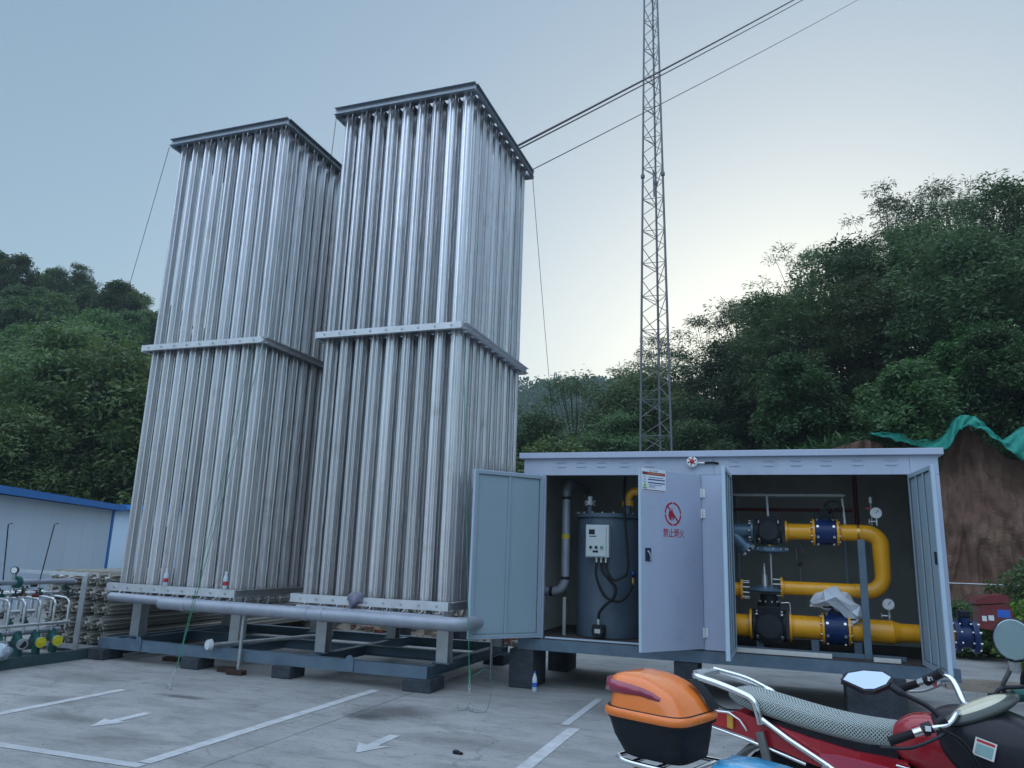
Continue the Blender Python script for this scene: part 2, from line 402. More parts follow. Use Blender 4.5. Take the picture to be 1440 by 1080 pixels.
# ---------------------------------------------------------------- vaporiser towers
TW, TD, TX = 2.11, 2.49, (-8.873, -5.843)
TY = 8.40
ZT, ZM, ZB = 7.843, 4.435, 1.007
def fin_tube_mesh():
    m = M()
    z0, z1 = ZB - .10, ZT - .02
    m.cyl((0, 0, z0 - .06), (0, 0, z1 + .05), .017, n=8)
    for k in range(8):
        a = PI * k / 4
        T = Matrix.Rotation(a, 4, 'Z')
        L_ = .072 if k in (0, 4) else (.084 if k in (2, 6) else .072)
        m.box(.012, L_, -.002, .002, z0 + .02, z1, T)
        m.box(L_ - .001, L_ + .004, -.0045, .0045, z0 + .02, z1, T)
    return m.mesh('finned_tube', ALU)
FIN = fin_tube_mesh()
UB = M()
UB.tube([(0, 0, .06)] + [(p.x, p.y, p.z) for p in arc((0, .115, 0), (0, .115, 0), (0, 0, .10), PI, 2 * PI, 8)] + [(0, .23, .06)], .014, 8)
UBM = UB.mesh('u_bend', ALUB)
def channel(mm, axis, a, b, y, z0, z1, out, d=.055, t=.007):
    """channel beam from a to b, open towards 'out' (+1/-1), web at y"""
    def bx(u0, u1, v0, v1, w0, w1):
        v0, v1 = min(v0, v1), max(v0, v1)
        mm.box(u0, u1, v0, v1, w0, w1) if axis == 'x' else mm.box(v0, v1, u0, u1, w0, w1)
    bx(a, b, y, y + out * t, z0, z1)
    bx(a, b, y + out * t, y + out * d, z0, z0 + t)
    bx(a, b, y + out * t, y + out * d, z1 - t, z1)
TOPB = mat('top_beam', (0.3, 0.33, 0.37), 0.4, 0.6, 0.12, 6)
def make_tower(x0, label):
    t = thing('vaporizer_tower', label, 'vaporizer tower', (x0 + TW / 2, TY + TD / 2, 0), 'finned vaporizer towers on the blue skid')
    px, py = TW / 9, TD / 10
    first = None
    for j in range(10):
        for i in range(9):
            o = link(bpy.data.objects.new('finned_tube', FIN), None)
            o.location = (x0 + px * (i + .5), TY + py * (j + .5), 0)
            o.rotation_euler.z = R(180) * random.randint(0, 1) + R(random.uniform(-2.5, 2.5))
            o.parent = t; o.matrix_parent_inverse = pworld(t).inverted()
    for j in (0, 2, 4, 6, 8):
        for i in range(9):
            if j > 4: continue
            o = link(bpy.data.objects.new('u_bend', UBM), None)
            o.location = (x0 + px * (i + .5), TY + py * (j + .5), ZB - .17)
            o.parent = t; o.matrix_parent_inverse = pworld(t).inverted()
    X0, X1, Y0, Y1 = x0 - .02, x0 + TW + .02, TY - .02, TY + TD + .02
    for nm, z0, z1, mt, ex in (('top_beam', ZT - .11, ZT, TOPB, .03), ('middle_beam', ZM - .085, ZM, ALUB, .0), ('bottom_beam', ZB - .1, ZB, ALUB, .01)):
        out = 1 if nm != 'middle_beam' else 1
        for sgn, y in ((-1, Y0), (1, Y1)):
            mm = M()
            if nm == 'top_beam': channel(mm, 'x', X0 - ex, X1 + ex, y + sgn * .003, z0, z1, sgn)
            else:
                channel(mm, 'x', X0 - ex, X1 + ex, y + sgn * .045, z0, z1, -sgn, .05)
            b = obj(nm, mm, mt, t)
            if nm != 'top_beam':
                for i in range(9):
                    bm_ = M().cyl((x0 + px * (i + .5), y + sgn * .044, (z0 + z1) / 2), (x0 + px * (i + .5), y + sgn * .057, (z0 + z1) / 2), .014, n=6)
                    obj('bolt', bm_, STEEL, b)
        for sgn, x in ((-1, X0), (1, X1)):
            mm = M(); channel(mm, 'y', Y0 + .004, Y1 - .004, x, z0 + .002, z1 - .002, sgn)
            obj(nm, mm, mt if nm != 'bottom_beam' else STEEL, t)
    # flat baffles added across the tube rows, top and middle, to block overhead light
    for zb_ in (ZT - .012, ZM - .05):
        for j in range(10):
            y = TY + py * (j + .5)
            obj('light_baffle', M().box(x0 - .02, x0 + TW + .02, y - .085, y + .085, zb_, zb_ + .008), TOPB, t)
        for i in range(9):
            xx = x0 + px * (i + .5)
            obj('light_baffle', M().box(xx - .06, xx + .06, TY, TY + TD, zb_ - .012, zb_ - .004), TOPB, t)
    # posts: I-section legs between skid and bottom beam
    for xx in (x0 + .26, x0 + TW - .16):
        for yy in (TY + .32, TY + TD - .3):
            mm = M()
            mm.box(xx - .075, xx + .075, yy - .075, yy - .064, .29, ZB - .117)
            mm.box(xx - .075, xx + .075, yy + .064, yy + .075, .29, ZB - .117)
            mm.box(xx - .006, xx + .006, yy - .064, yy + .064, .29, ZB - .117)
            p = obj('post', mm, STEEL, t)
            obj('base_plate', M().box(xx - .11, xx + .11, yy - .1, yy + .1, .282, .294), SKID, p)
    # thin droppers from the first row of tubes down to the collector
    for i in range(9):
        x = x0 + px * (i + .5)
        obj('dropper_pipe', M().tube([(x, TY + .06, ZB - .11), (x, TY + .02, ZB - .14), (x, TY - .09, ZB - .16), (x, TY - .1, .84)], .011, 8), STAIN, t)
    zc = .815
    obj('collector_pipe', M().cyl((x0 + .12, TY - .1, zc + .012), (x0 + TW - .02, TY - .1, zc - .012), .06, n=20).ball((x0 + .12, TY - .1, zc + .012), .06, .6).ball((x0 + TW - .02, TY - .1, zc - .012), .06, .6), PIPEGREY, t)
    return t
make_tower(TX[0], 'tall aluminium finned tube tower standing behind the lying tubes, the further left of the two')
make_tower(TX[1], 'tall aluminium finned tube tower next to the cabinet, with a rag on its rail')

# ---- skid frame the towers stand on
SX0, SX1, SY0, SY1 = -8.905, -3.93, 8.34, 11.12
sk = thing('skid_frame', 'blue grey steel base frame under both finned towers, on dark concrete blocks', 'steel frame', (-6.4, 9.7, .15))
for y0 in (SY0, SY1 - .11, 9.7):
    mm = M(); channel(mm, 'x', SX0, SX1, y0 + (.0 if y0 == SY0 else .11), .145, .28, 1 if y0 == SY0 else -1, .1, .009)
    if y0 == SY0:
        mm = M(); mm.box(SX0, SX1, SY0, SY0 + .009, .145, .28); mm.box(SX0, SX1, SY0 + .009, SY0 + .11, .271, .28); mm.box(SX0, SX1, SY0 + .009, SY0 + .11, .145, .154)
    obj('long_beam', mm, SKID, sk)
for x in (SX0 + .06, TX[0] + .26, TX[0] + TW - .16, TX[1] + .26, SX1 - .06):
    mm = M(); y0, y1 = SY0 + .112, SY1 - .112
    mm.box(x - .006, x + .006, y0, y1, .154, .262); mm.box(x - .055, x + .055, y0, y1, .2625, .2715); mm.box(x - .055, x + .055, y0, y1, .1455, .1535)
    obj('cross_beam', mm, SKID, sk)
for x in (-8.2, -4.95):
    def lug(u, v, d): return (x + u, SY0 - .004 - d, .2 + v)
    mm = M().prism([(-.055, -.05), (.055, -.05), (.055, .09), (.035, .125), (0, .14), (-.035, .125), (-.055, .09)], 0, .014, lug)
    mm.cyl((x, SY0 - .0185, .29), (x, SY0 - .0195, .29), .018, n=12)
    obj('lifting_lug', mm, SKID, sk)

# ---- concrete blocks under the skid
def block(x0, x1, y0, y1, z1, label, group, z0=0):
    mm = M().box(x0, x1, y0, y1, z0, z1)
    o = obj('concrete_block', mm, BLOCK, bevel=.012)
    return tag(o, label, 'concrete block', group)
block(-8.98, -8.72, 8.26, 8.62, .143, 'dark concrete block under the left front corner of the tower skid', 'concrete blocks under the tower skid')
block(-7.42, -7.14, 8.28, 8.6, .143, 'dark concrete block under the skid front below the left tower', 'concrete blocks under the tower skid')
block(-6.02, -5.75, 8.29, 8.62, .143, 'dark concrete block under the skid front between the two towers', 'concrete blocks under the tower skid')
block(-4.22, -3.86, 8.3, 8.7, .143, 'dark concrete block under the skid corner beside the open cabinet door', 'concrete blocks under the tower skid')
block(-4.2, -3.88, 10.8, 11.2, .143, 'dark concrete block under the rear corner of the skid beyond the cabinet door', 'concrete blocks under the tower skid')

# ---- long header pipe in front of the towers
mp_ = thing('header_pipe', 'silver painted header pipe running along the feet of both towers', 'pipe', (-5.6, 8.18, .8))
pts = [(-7.74, 8.17, .80), (-7.0, 8.17, .80), (-3.62, 8.17, .785)] + arc((-3.62, 8.36, .785), (0, -.19, 0), (.19, 0, 0), 0.05, PI / 2, 8) + [(-3.43, 8.9, .785), (-3.43, 9.5, .785)]
obj('pipe', M().tube(pts, .078, 20), PIPEGREY, mp_)
obj('end_cap', M().ball((-7.74, 8.17, .80), .078, .55, 1, 1), PIPEGREY, mp_)
for x in (-5.5, -5.28, -7.35):
    obj('weld_sleeve', M().cyl((x - .03, 8.17, .793), (x + .03, 8.17, .793), .083, n=20), PIPEGREY, mp_)
for x, y in ((-7.42, 8.25), (-5.02, 8.25)):
    obj('branch_tee', M().tube([(x, 8.3, .82), (x - .02, 8.24, .815), (x - .06, 8.17, .80)], [.06, .066, .07], 14), PIPEGREY, mp_)
mm = M().tube([(-6.52, 8.30, .02), (-6.5, 8.28, .73)], .022, 10)
ps = tag(obj('prop_pole', mm, STEEL), 'thin grey prop standing on a brick and holding up the header pipe', 'prop')
# ---------------------------------------------------------------- gas cabinet
CX0, CX1, CY0, CY1 = -3.12, 1.63, 9.23, 11.25
ZF, ZH, ZR = .585, 2.578, 2.79
cab = thing('gas_cabinet', 'large light blue grey steel gas cabinet with four doors standing open', 'gas cabinet', ((CX0 + CX1) / 2, 10.2, .45))
for y0, y1 in ((CY0 - .02, CY0 + .09), (CY1 - .09, CY1 + .02)):
    mm = M(); mm.box(CX0 - .01, CX1 + .03, y0, y0 + .01 if y0 < 10 else y1, .45, .58); mm.box(CX0 - .01, CX1 + .03, y0 + .0101, y1, .57, .58); mm.box(CX0 - .01, CX1 + .03, y0 + .0101, y1, .45, .46)
    obj('base_beam', mm, SKID, cab)
for x in (CX0 + .05, CX1 - .05, -.72):
    obj('base_beam', M().box(x - .05, x + .05, CY0 + .092, CY1 - .092, .451, .579), SKID, cab)
obj('floor', M().box(CX0 + .03, CX1 - .03, CY0 + .0, CY1 - .03, .5805, .592), mat('cabinet_floor', (.07, .06, .055), .7, 0, .3, 5), cab)
# corrugated inner lining + flat outer skin
def panel_run(a, b, fixed, axis, inward, z0, z1):
    """one ribbed sheet from a to b; ribs stand proud of it by 8 mm"""
    mm = M(); n_ = max(2, int((b - a) / .045)); st = (b - a) / n_
    T = .03
    if axis == 'x': mm.box(a, b, min(fixed, fixed - inward * T), max(fixed, fixed - inward * T), z0, z1)
    else: mm.box(min(fixed, fixed - inward * T), max(fixed, fixed - inward * T), a, b, z0, z1)
    for i in range(n_):
        p0, p1 = a + i * st + .008, a + i * st + .026
        q0, q1 = min(fixed + inward * .0002, fixed + inward * .008), max(fixed + inward * .0002, fixed + inward * .008)
        if axis == 'x': mm.box(p0, p1, q0, q1, z0, z1)
        else: mm.box(q0, q1, p0, p1, z0, z1)
    return mm
k = 5; wdt = (CX1 - CX0 - .06) / k
for i in range(k):
    a = CX0 + .03 + i * wdt
    obj('back_panel', panel_run(a + .001, a + wdt - .001, CY1 - .04, 'x', -1, .593, ZR - .02), INWALL, cab)
for x, inw in ((CX0 + .04, 1), (CX1 - .04, -1)):
    for y in (CY0 + .06, CY0 + 1.0):
        obj('side_panel', panel_run(y, y + .93, x, 'y', inw, .593, ZR - .02), INWALL, cab)
obj('side_wall', M().box(CX0, CX0 + .009, CY0 + .052, CY1, .581, ZR - .001), SHEET, cab)
obj('side_wall', M().box(CX1 - .009, CX1, CY0 + .052, CY1, .581, ZR - .001), SHEET, cab)
obj('back_wall', M().box(CX0 + .0095, CX1 - .0095, CY1 - .009, CY1, .581, ZR - .001), SHEET, cab)
obj('partition', panel_run(CY0 + .06, CY1 - .08, -.72, 'y', 1, .593, ZR - .02), INWALL, cab)
obj('ceiling_panel', M().box(CX0 + .06, CX1 - .06, CY0 + .06, CY1 - .06, ZR - .018, ZR - .002), INWALL, cab)
# front frame
B = [(-3.12, -2.822), (-.895, -.578), (1.357, 1.63)]
for a, b in B: obj('corner_post', M().box(a, b, CY0, CY0 + .05, .5815, ZR - .213), SHEET, cab, bevel=.004)
for a, b in ((-3.12, -.737), (-.735, 1.35), (1.352, 1.63)):
    hd = obj('header_panel', M().box(a, b, CY0, CY0 + .05, ZH + .001, ZR - .001), SHEET, cab, bevel=.003)
    cs = [-2.62, -2.36, -2.1, -1.81, -1.5] if a < -3 else ([-.5, -.12, .18, .5, .83, 1.17] if a < 0 else [])
    for c in cs:
        for z in (2.688, 2.74):
            mm = M()
            prof = [(0, -.009), (-.006, -.008), (-.009, .0), (-.002, .009), (0, .009)]
            mm.prism(prof, c - .055, c + .055, lambda u, v, d: (d, CY0 - .0002 + u, z + v))
            mm.box(c - .05, c + .05, CY0 - .0095, CY0 - .0088, z - .009, z - .005)
            lv = obj('louvre', mm, SHEET, hd)
obj('door_seal', M().box(-2.815, -.9, CY0 + .012, CY0 + .03, ZH - .012, ZH + .0005), RUBBER, cab)
obj('door_seal', M().box(-.572, 1.352, CY0 + .012, CY0 + .03, ZH - .012, ZH + .0005), RUBBER, cab)
SILLM = mat('sill_strip', (.62, .6, .56), .6, 0, .1, 6)
obj('sill_strip', M().box(-.56, .45, CY0 + .025, CY0 + .06, .5925, .64), SILLM, cab)
obj('sill_strip', M().box(.86, 1.12, CY0 + .025, CY0 + .06, .5925, .635), SILLM, cab)
obj('sill_strip', M().box(-2.8, -.9, CY0 + .025, CY0 + .05, .5925, .61), SHEETEDGE, cab)
# roof
rf = M(); rf.prism([(CY0 - .06, ZR), (CY0 - .06, 2.862), (CY0 + .3, 2.885), (CY1 - .3, 2.885), (CY1 + .05, 2.862), (CY1 + .05, ZR)], CX0 - .05, CX1 + .05, lambda u, v, d: (d, u, v))
obj('roof', rf, SHEET, cab, bevel=.006)
# doors. hinge point, free end, thickness side
DOORBACK = SHEETIN
def door(name, hx, fx, fy, inner_side, label, ribs, ext=False):
    """door leaf between hinge (hx, CY0-.012) and free end; inner_side = +1 when the lined face is on the left of hinge->free"""
    h = Vector((hx, CY0 - .014, 0)); f = Vector((fx, fy, 0)); d = (f - h); Ln = d.length; d.normalize()
    nrm = Vector((-d.y, d.x, 0)) * inner_side           # points to the lined side
    T = Matrix(((d.x, nrm.x, 0, h.x), (d.y, nrm.y, 0, h.y), (0, 0, 1, 0), (0, 0, 0, 1)))
    z0, z1 = .604, 2.574
    mm = M(); mm.box(.0, Ln, -.004, -.0, z0, z1, T)                    # outer skin
    mm.box(.0, .012, .0003, .04, z0, z1, T); mm.box(Ln - .012, Ln, .0003, .04, z0, z1, T)
    mm.box(.0125, Ln - .0125, .0003, .04, z0, z0 + .012, T); mm.box(.0125, Ln - .0125, .0003, .04, z1 - .012, z1, T)
    o = obj(name, mm, SHEET, cab, bevel=.003, seg=1)
    o['label'] = label
    fm = M()                                                          # inner rim
    fm.box(.013, .05, .033, .043, z0 + .013, z1 - .013, T); fm.box(Ln - .05, Ln - .013, .033, .043, z0 + .013, z1 - .013, T)
    fm.box(.0505, Ln - .0505, .033, .043, z0 + .013, z0 + .05, T); fm.box(.0505, Ln - .0505, .033, .043, z1 - .05, z1 - .013, T)
    obj('inner_rim', fm, SHEETIN, o, bevel=.003)
    for k_ in range(ribs):
        c = .05 + (Ln - .1) * (k_ + 1) / (ribs + 1)
        obj('stiffener', M().box(c - .018, c + .018, .026, .04, z0 + .051, z1 - .051, T), SHEETIN, o, bevel=.004)
    for k_ in range(ribs + 1):
        a = .052 + (Ln - .1) * k_ / (ribs + 1); b = .048 + (Ln - .1) * (k_ + 1) / (ribs + 1)
        obj('inner_panel', M().box(a, b, .006, .022, z0 + .052, z1 - .052, T), SHEETIN, o, bevel=.004)
    # welded edge strip at the free end
    obj('edge_strip', M().box(Ln + .0003, Ln + .003, .002, .038, z0 + .002, z1 - .002, T), SHEETEDGE, o)
    for z in (.78, 2.12, 2.36):
        hg = M(); hg.cyl((h.x - d.x * .008, h.y - .012 - .004, z - .055), (h.x - d.x * .008, h.y - .012 - .004, z + .055), .011, n=10)
        hg.box(h.x - .05 if d.x < 0 and hx < -.8 and hx > -1 else h.x - .008, h.x + .05 if hx in (-.895,) else h.x + .008, CY0 - .012, CY0 - .002, z - .05, z + .05)
        obj('hinge', hg, WHITE, o, bevel=.002)
    return o, T, Ln
D1, T1, L1 = door('door', -2.869, -3.50, 8.455, 1, 'teal grey lined inside of the leftmost door', 1)
D2, T2, L2 = door('door', -.895, -1.467, 8.42, -1, 'light blue door with red no smoking sign', 2)
D3, T3, L3 = door('door', -.575, -.587, 8.26, 1, 'door seen almost edge on', 2)
D4, T4, L4 = door('door', 1.355, 1.425, 8.26, -1, 'rightmost door with ribbed lining', 2)

# ---- markings on the second door (outer face)
e1 = Vector((T2[0][0], T2[1][0], 0)) * -1           # left to right as one reads it
en = Vector((T2[0][1], T2[1][1], 0)) * -1           # outwards
free = Vector((-1.467, 8.42, 0))
def S(u, z, d): p = free + e1 * u + en * (.004 + d); return (p.x, p.y, z)
REDP = mat('red_sign_paint', (.42, .015, .03), .55, 0, .12, 18, spots=.2, scol=(.36, .2, .26))
ec_u, ec_z, er = .50, 2.09, .135
em = M()
for k_ in range(4):                                   # stencilled ring in four arcs
    a0, a1 = PI / 2 * k_ + .06, PI / 2 * (k_ + 1) - .06
    ring = []
    for i in range(13):
        t = a0 + (a1 - a0) * i / 12
        ring.append([(ec_u + r_ * math.cos(t), ec_z + r_ * math.sin(t)) for r_ in (er - .022, er)])
    for p, q in zip(ring, ring[1:]):
        em.add([S(p[0][0], p[0][1], .001), S(p[1][0], p[1][1], .001), S(q[1][0], q[1][1], .001), S(q[0][0], q[0][1], .001)], [(0, 1, 2, 3)])
obj('prohibition_ring', em, REDP, D2)
c45 = math.cos(PI / 4)
def bar(u0, z0, u1, z1, wd, dd):
    dx, dz = u1 - u0, z1 - z0; l = math.hypot(dx, dz); nx, nz = -dz / l * wd / 2, dx / l * wd / 2
    return [S(u0 + nx, z0 + nz, dd), S(u0 - nx, z0 - nz, dd), S(u1 - nx, z1 - nz, dd), S(u1 + nx, z1 + nz, dd)]
b_ = M(); b_.add(bar(ec_u - er * .72, ec_z + er * .72, ec_u - er * .3, ec_z + er * .3, .022, .001), [(0, 1, 2, 3)]); b_.add(bar(ec_u + er * .05, ec_z - er * .02, ec_u + er * .72, ec_z - er * .72, .022, .0012), [(0, 1, 2, 3)])
obj('prohibition_bar', b_, REDP, D2)
fl = [(-.035, -.07), (-.062, -.03), (-.05, .02), (-.03, .045), (-.03, .01), (-.012, .035), (.0, .07), (.012, .03), (.03, .0), (.042, -.035), (.028, -.065), (.012, -.085), (.016, -.055), (.0, -.03), (-.012, -.06), (-.01, -.085)]
fm = M(); cpt = (ec_u - .015, ec_z + .005)
P_ = [S(cpt[0] + x, cpt[1] + y, .0014) for x, y in fl]; C_ = S(cpt[0] - .005, cpt[1] - .01, .0014)
fm.add(P_ + [C_], [(i, (i + 1) % len(fl), len(fl)) for i in range(len(fl))])
obj('flame_symbol', fm, REDP, D2)
def lettering(txt, u, z, size, dd, m, parent, wx=1.0, Sf=None, name='lettering', align='CENTER', bold=0.0):
    cu = bpy.data.curves.new('lettering', 'FONT'); cu.body = txt; cu.size = size; cu.align_x = align; cu.align_y = 'CENTER'; cu.fill_mode = 'FRONT'; cu.offset = size * bold
    tmp = bpy.data.objects.new('lettering_source', cu)
    me = bpy.data.meshes.new_from_object(tmp)
    bpy.data.objects.remove(tmp)
    for v in me.vertices:
        v.co = Vector((Sf or S)(u + v.co.x * wx, z + v.co.y, dd))
    me.materials.clear(); me.materials.append(m)
    return obj(name, me, m, parent)
lettering('禁止烟火', ec_u + .01, 1.868, .104, .001, REDP, D2, .84, bold=.011)
# placard
u0, u1, z0, z1 = .005, .385, 2.325, 2.575
PLW = mat('placard_white', (.72, .76, .82), .4, 0, .03, 4)
pm = M(); pm.add([S(u0, z0, .0015), S(u1, z0, .0015), S(u1, z1, .0015), S(u0, z1, .0015), S(u0, z0, .0035), S(u1, z0, .0035), S(u1, z1, .0035), S(u0, z1, .0035)], [(0, 3, 2, 1), (4, 5, 6, 7), (0, 1, 5, 4), (1, 2, 6, 5), (2, 3, 7, 6), (3, 0, 4, 7)])
pl = obj('warning_placard', pm, PLW, D2)
def rect(a, b, c, d, m, dd=.0042, nm='printed_bar'):
    mm = M(); mm.add([S(a, c, dd), S(b, c, dd), S(b, d, dd), S(a, d, dd)], [(0, 1, 2, 3)]); return obj(nm, mm, m, pl)
NAVY = mat('navy_print', (.03, .06, .2), .5); DRED = mat('dark_red_print', (.2, .012, .04), .5); LIME = mat('lime_print', (.35, .6, .12), .5); ORG = mat('orange_print', (.6, .2, .05), .5)
rect(u0 + .012, u1 - .012, 2.505, 2.538, DRED); rect(u0 + .09, u1 - .03, 2.515, 2.529, ORG, .0046)
rect(u0 + .1, u1 - .015, 2.448, 2.462, NAVY); rect(u0 + .1, u1 - .015, 2.412, 2.426, NAVY); rect(u0 + .01, u1 - .012, 2.332, 2.341, DRED)
tm = M(); tm.add([S(u0 + .015, 2.365, .0042), S(u0 + .085, 2.365, .0042), S(u0 + .05, 2.425, .0042)], [(0, 1, 2)]); obj('warning_triangle', tm, LIME, pl)
rect(u0 + .046, u0 + .054, 2.385, 2.405, NAVY, .0047); rect(u0 + .018, u0 + .082, 2.35, 2.36, NAVY)
lettering('注意安全', u0 + .16, 2.372, .026, .0044, NAVY, pl)
lettering('危险 · 注意事项', u0 + .19, 2.553, .02, .0044, NAVY, pl)
for z in (2.48, 2.45, 2.425): rect(u0 + .02, u0 + .07, z, z + .006, NAVY)
rect(u0 + .11, u1 - .04, 2.475, 2.482, NAVY); rect(u0 + .11, u1 - .06, 2.392, 2.398, NAVY)
# recessed paddle lock
lk = M(); lk.add([S(.055, 1.555, .002), S(.145, 1.555, .002), S(.145, 1.70, .002), S(.055, 1.70, .002), S(.055, 1.555, .006), S(.145, 1.555, .006), S(.145, 1.70, .006), S(.055, 1.70, .006)], [(0, 3, 2, 1), (4, 5, 6, 7), (0, 1, 5, 4), (1, 2, 6, 5), (2, 3, 7, 6), (3, 0, 4, 7)])
lo = obj('lock_plate', lk, mat('dark_blue_plastic', (.02, .035, .08), .35), D2, bevel=.002)
hd = M().tube([S(.085, 1.67, .012), S(.1, 1.64, .03), S(.115, 1.59, .03), S(.122, 1.57, .012)], .009, 8)
obj('handle', hd, STEEL, lo)
lk4 = M().box(L4 - .045, L4 - .02, .0435, .062, 1.62, 1.74, T4); obj('latch', lk4, BLACK, D4, bevel=.003)

# ---- blocks under the cabinet
block(-3.235, -2.925, 9.2, 9.75, .448, 'tall dark concrete block under the left end of the cabinet', 'concrete blocks under the cabinet')
block(-1.24, -.97, 9.22, 9.7, .448, 'dark concrete block under the middle of the cabinet behind the orange box', 'concrete blocks under the cabinet')
block(.57, 1.15, 9.2, 9.7, .448, 'dark concrete block under the right end of the cabinet behind the hexagonal mirror', 'concrete blocks under the cabinet')
block(-3.2, -2.9, 10.75, 11.2, .448, 'dark concrete block under the rear left end of the cabinet', 'concrete blocks under the cabinet')
block(.9, 1.25, 10.8, 11.2, .448, 'dark concrete block under the rear right end of the cabinet', 'concrete blocks under the cabinet')

# ---- siren
si = thing('alarm_siren', 'round white siren with a red centre on the cabinet header', 'alarm siren', (-.985, CY0, 2.73))
obj('housing', M().cyl((-.985, CY0 - .001, 2.73), (-.985, CY0 - .05, 2.73), .062, .066, 24).cyl((-.985, CY0 - .05, 2.73), (-.985, CY0 - .062, 2.73), .066, .05, 24), WHITE, si)
obj('red_lamp', M().ball((-.985, CY0 - .064, 2.735), .03, 1, .5, 1, 16, 8), RED, si)
for k_ in range(6):
    a = PI / 3 * k_ + .3
    obj('sound_slot', M().box(-.009, .009, -.002, .002, -.008, .008, Matrix.Translation((-.985 + .043 * math.cos(a), CY0 - .0605, 2.735 + .043 * math.sin(a)))), BLACK if k_ % 2 else RED, si)
obj('cable_gland', M().cyl((-.92, CY0 - .03, 2.722), (-.83, CY0 - .026, 2.718), .012, n=10), WHITE, si)
obj('cable', M().tube(bez([(-.84, CY0 - .026, 2.718), (-.76, CY0 - .03, 2.722), (-.70, CY0 - .02, 2.716), (-.69, CY0 + .004, 2.712)], 5), .013, 8), RUBBER, si)
# ---------------------------------------------------------------- left bay of the cabinet
wt = thing('heater_tank', 'upright dark blue grey cylindrical tank inside the left bay of the cabinet', 'heater tank', (-2.17, 10.06, .593))
tc_ = (-2.17, 10.06)
obj('shell', M().cyl((*tc_, .6), (*tc_, 2.08), .425, n=48), TANKP, wt)
obj('flange_rim', M().cyl((*tc_, 2.085), (*tc_, 2.11), .465, n=48), TANKP, wt)
obj('top_cover', M().cyl((*tc_, 2.111), (*tc_, 2.135), .46, n=48), TANKP, wt)
for k_ in range(20):
    a = 2 * PI * k_ / 20
    p = (tc_[0] + .445 * math.cos(a), tc_[1] + .445 * math.sin(a))
    obj('bolt', M().cyl((*p, 2.136), (*p, 2.152), .011, n=6), BOLT, wt)
for x, y in ((-2.36, 9.72), (-1.87, 9.76)):
    nz_ = obj('nozzle', M().cyl((x, y, 2.136), (x, y, 2.24), .035, n=16), TANKP, wt)
    obj('flange', M().cyl((x, y, 2.241), (x, y, 2.262), .075, n=20).cyl((x, y, 2.264), (x, y, 2.285), .075, n=20), STEEL if x < -2 else YELLOW, nz_)
    for k_ in range(6):
        a = PI / 3 * k_; q = (x + .06 * math.cos(a), y + .06 * math.sin(a))
        obj('stud', M().cyl((*q, 2.23), (*q, 2.298), .008, n=6), BOLT, nz_)
obj('fitting', M().cyl((-2.36, 9.72, 2.286), (-2.36, 9.72, 2.35), .03, n=14), WHITE, wt)
obj('gas_elbow', M().tube([(-1.87, 9.76, 2.286)] + arc((-1.74, 9.76, 2.3), (-.13, 0, 0), (0, 0, .13), 0, PI / 2, 8) + [(-1.3, 9.8, 2.43), (-.76, 9.85, 2.43)], .052, 16), YELLOW, wt)
BOXM = mat('control_box_paint', (.5, .55, .56), .4, 0, .05, 5)
cb = obj('control_box', M().box(-2.36, -2.06, 9.5, 9.62, 1.575, 1.98), BOXM, wt, bevel=.008)
obj('box_door', M().box(-2.345, -2.095, 9.488, 9.4985, 1.59, 1.965), BOXM, cb, bevel=.004)
obj('display', M().box(-2.315, -2.24, 9.482, 9.4875, 1.86, 1.92), BLACK, cb)
obj('label', M().box(-2.31, -2.22, 9.485, 9.4875, 1.83, 1.84), BLACK, cb)
for x, mt in ((-2.29, BLACK), (-2.22, BLACK), (-2.15, mat('green_knob', (.05, .25, .16), .4))):
    obj('knob', M().cyl((x, 9.487, 1.7), (x, 9.468, 1.7), .017, n=14), mt, cb)
obj('name_plate', M().box(-2.265, -2.195, 9.484, 9.4875, 1.635, 1.66), BLACK, cb)
for x in (-2.23, -2.17, -2.11):
    obj('cable_gland', M().cyl((x, 9.56, 1.574), (x, 9.56, 1.515), .016, n=10), BOLT, cb)
jb = obj('junction_box', M().cyl((-2.2, 9.62, .69), (-2.2, 9.5, .69), .075, n=20).box(-2.28, -2.12, 9.56, 9.62, .62, .76), BLACK, wt, bevel=.004)
obj('label', M().box(-2.235, -2.165, 9.495, 9.4985, .665, .715), BOXM, jb)
obj('cable_gland', M().cyl((-2.2, 9.56, .765), (-2.2, 9.56, .83), .018, n=10), BOLT, jb)
def cable(pts, label, r=.017): return tag(obj('cable', M().tube(bez(pts, 7), r, 8), RUBBER), label, 'cable', 'cables hanging below the control box')
cable([(-2.23, 9.56, 1.51), (-2.23, 9.54, 1.35), (-2.14, 9.53, 1.14), (-2.02, 9.53, 1.06), (-1.9, 9.54, 1.07), (-1.81, 9.56, 1.18), (-1.77, 9.58, 1.28)], 'black cable looping lowest, from the control box to the thermometer head')
cable([(-2.17, 9.56, 1.51), (-2.14, 9.53, 1.4), (-2.05, 9.52, 1.3), (-1.98, 9.52, 1.22), (-2.0, 9.52, 1.1), (-2.12, 9.53, .99), (-2.19, 9.55, .9), (-2.2, 9.56, .82)], 'thick black cable from the control box down to the round junction box')
cable([(-2.11, 9.56, 1.51), (-2.08, 9.52, 1.4), (-2.0, 9.5, 1.31), (-1.9, 9.5, 1.34), (-1.83, 9.52, 1.42), (-1.84, 9.56, 1.7), (-1.88, 9.6, 2.1), (-1.9, 9.7, 2.5), (-1.9, 9.8, 2.76)], 'long black cable rising from the control box to the cabinet ceiling')
th = thing('thermometer_head', 'blue thermometer head with a brass stem on the side of the tank', 'thermometer', (-1.77, 9.6, 1.39))
obj('head', M().ball((-1.77, 9.58, 1.39), .045, 1, 1, 1, 16, 10), BLUEV, th)
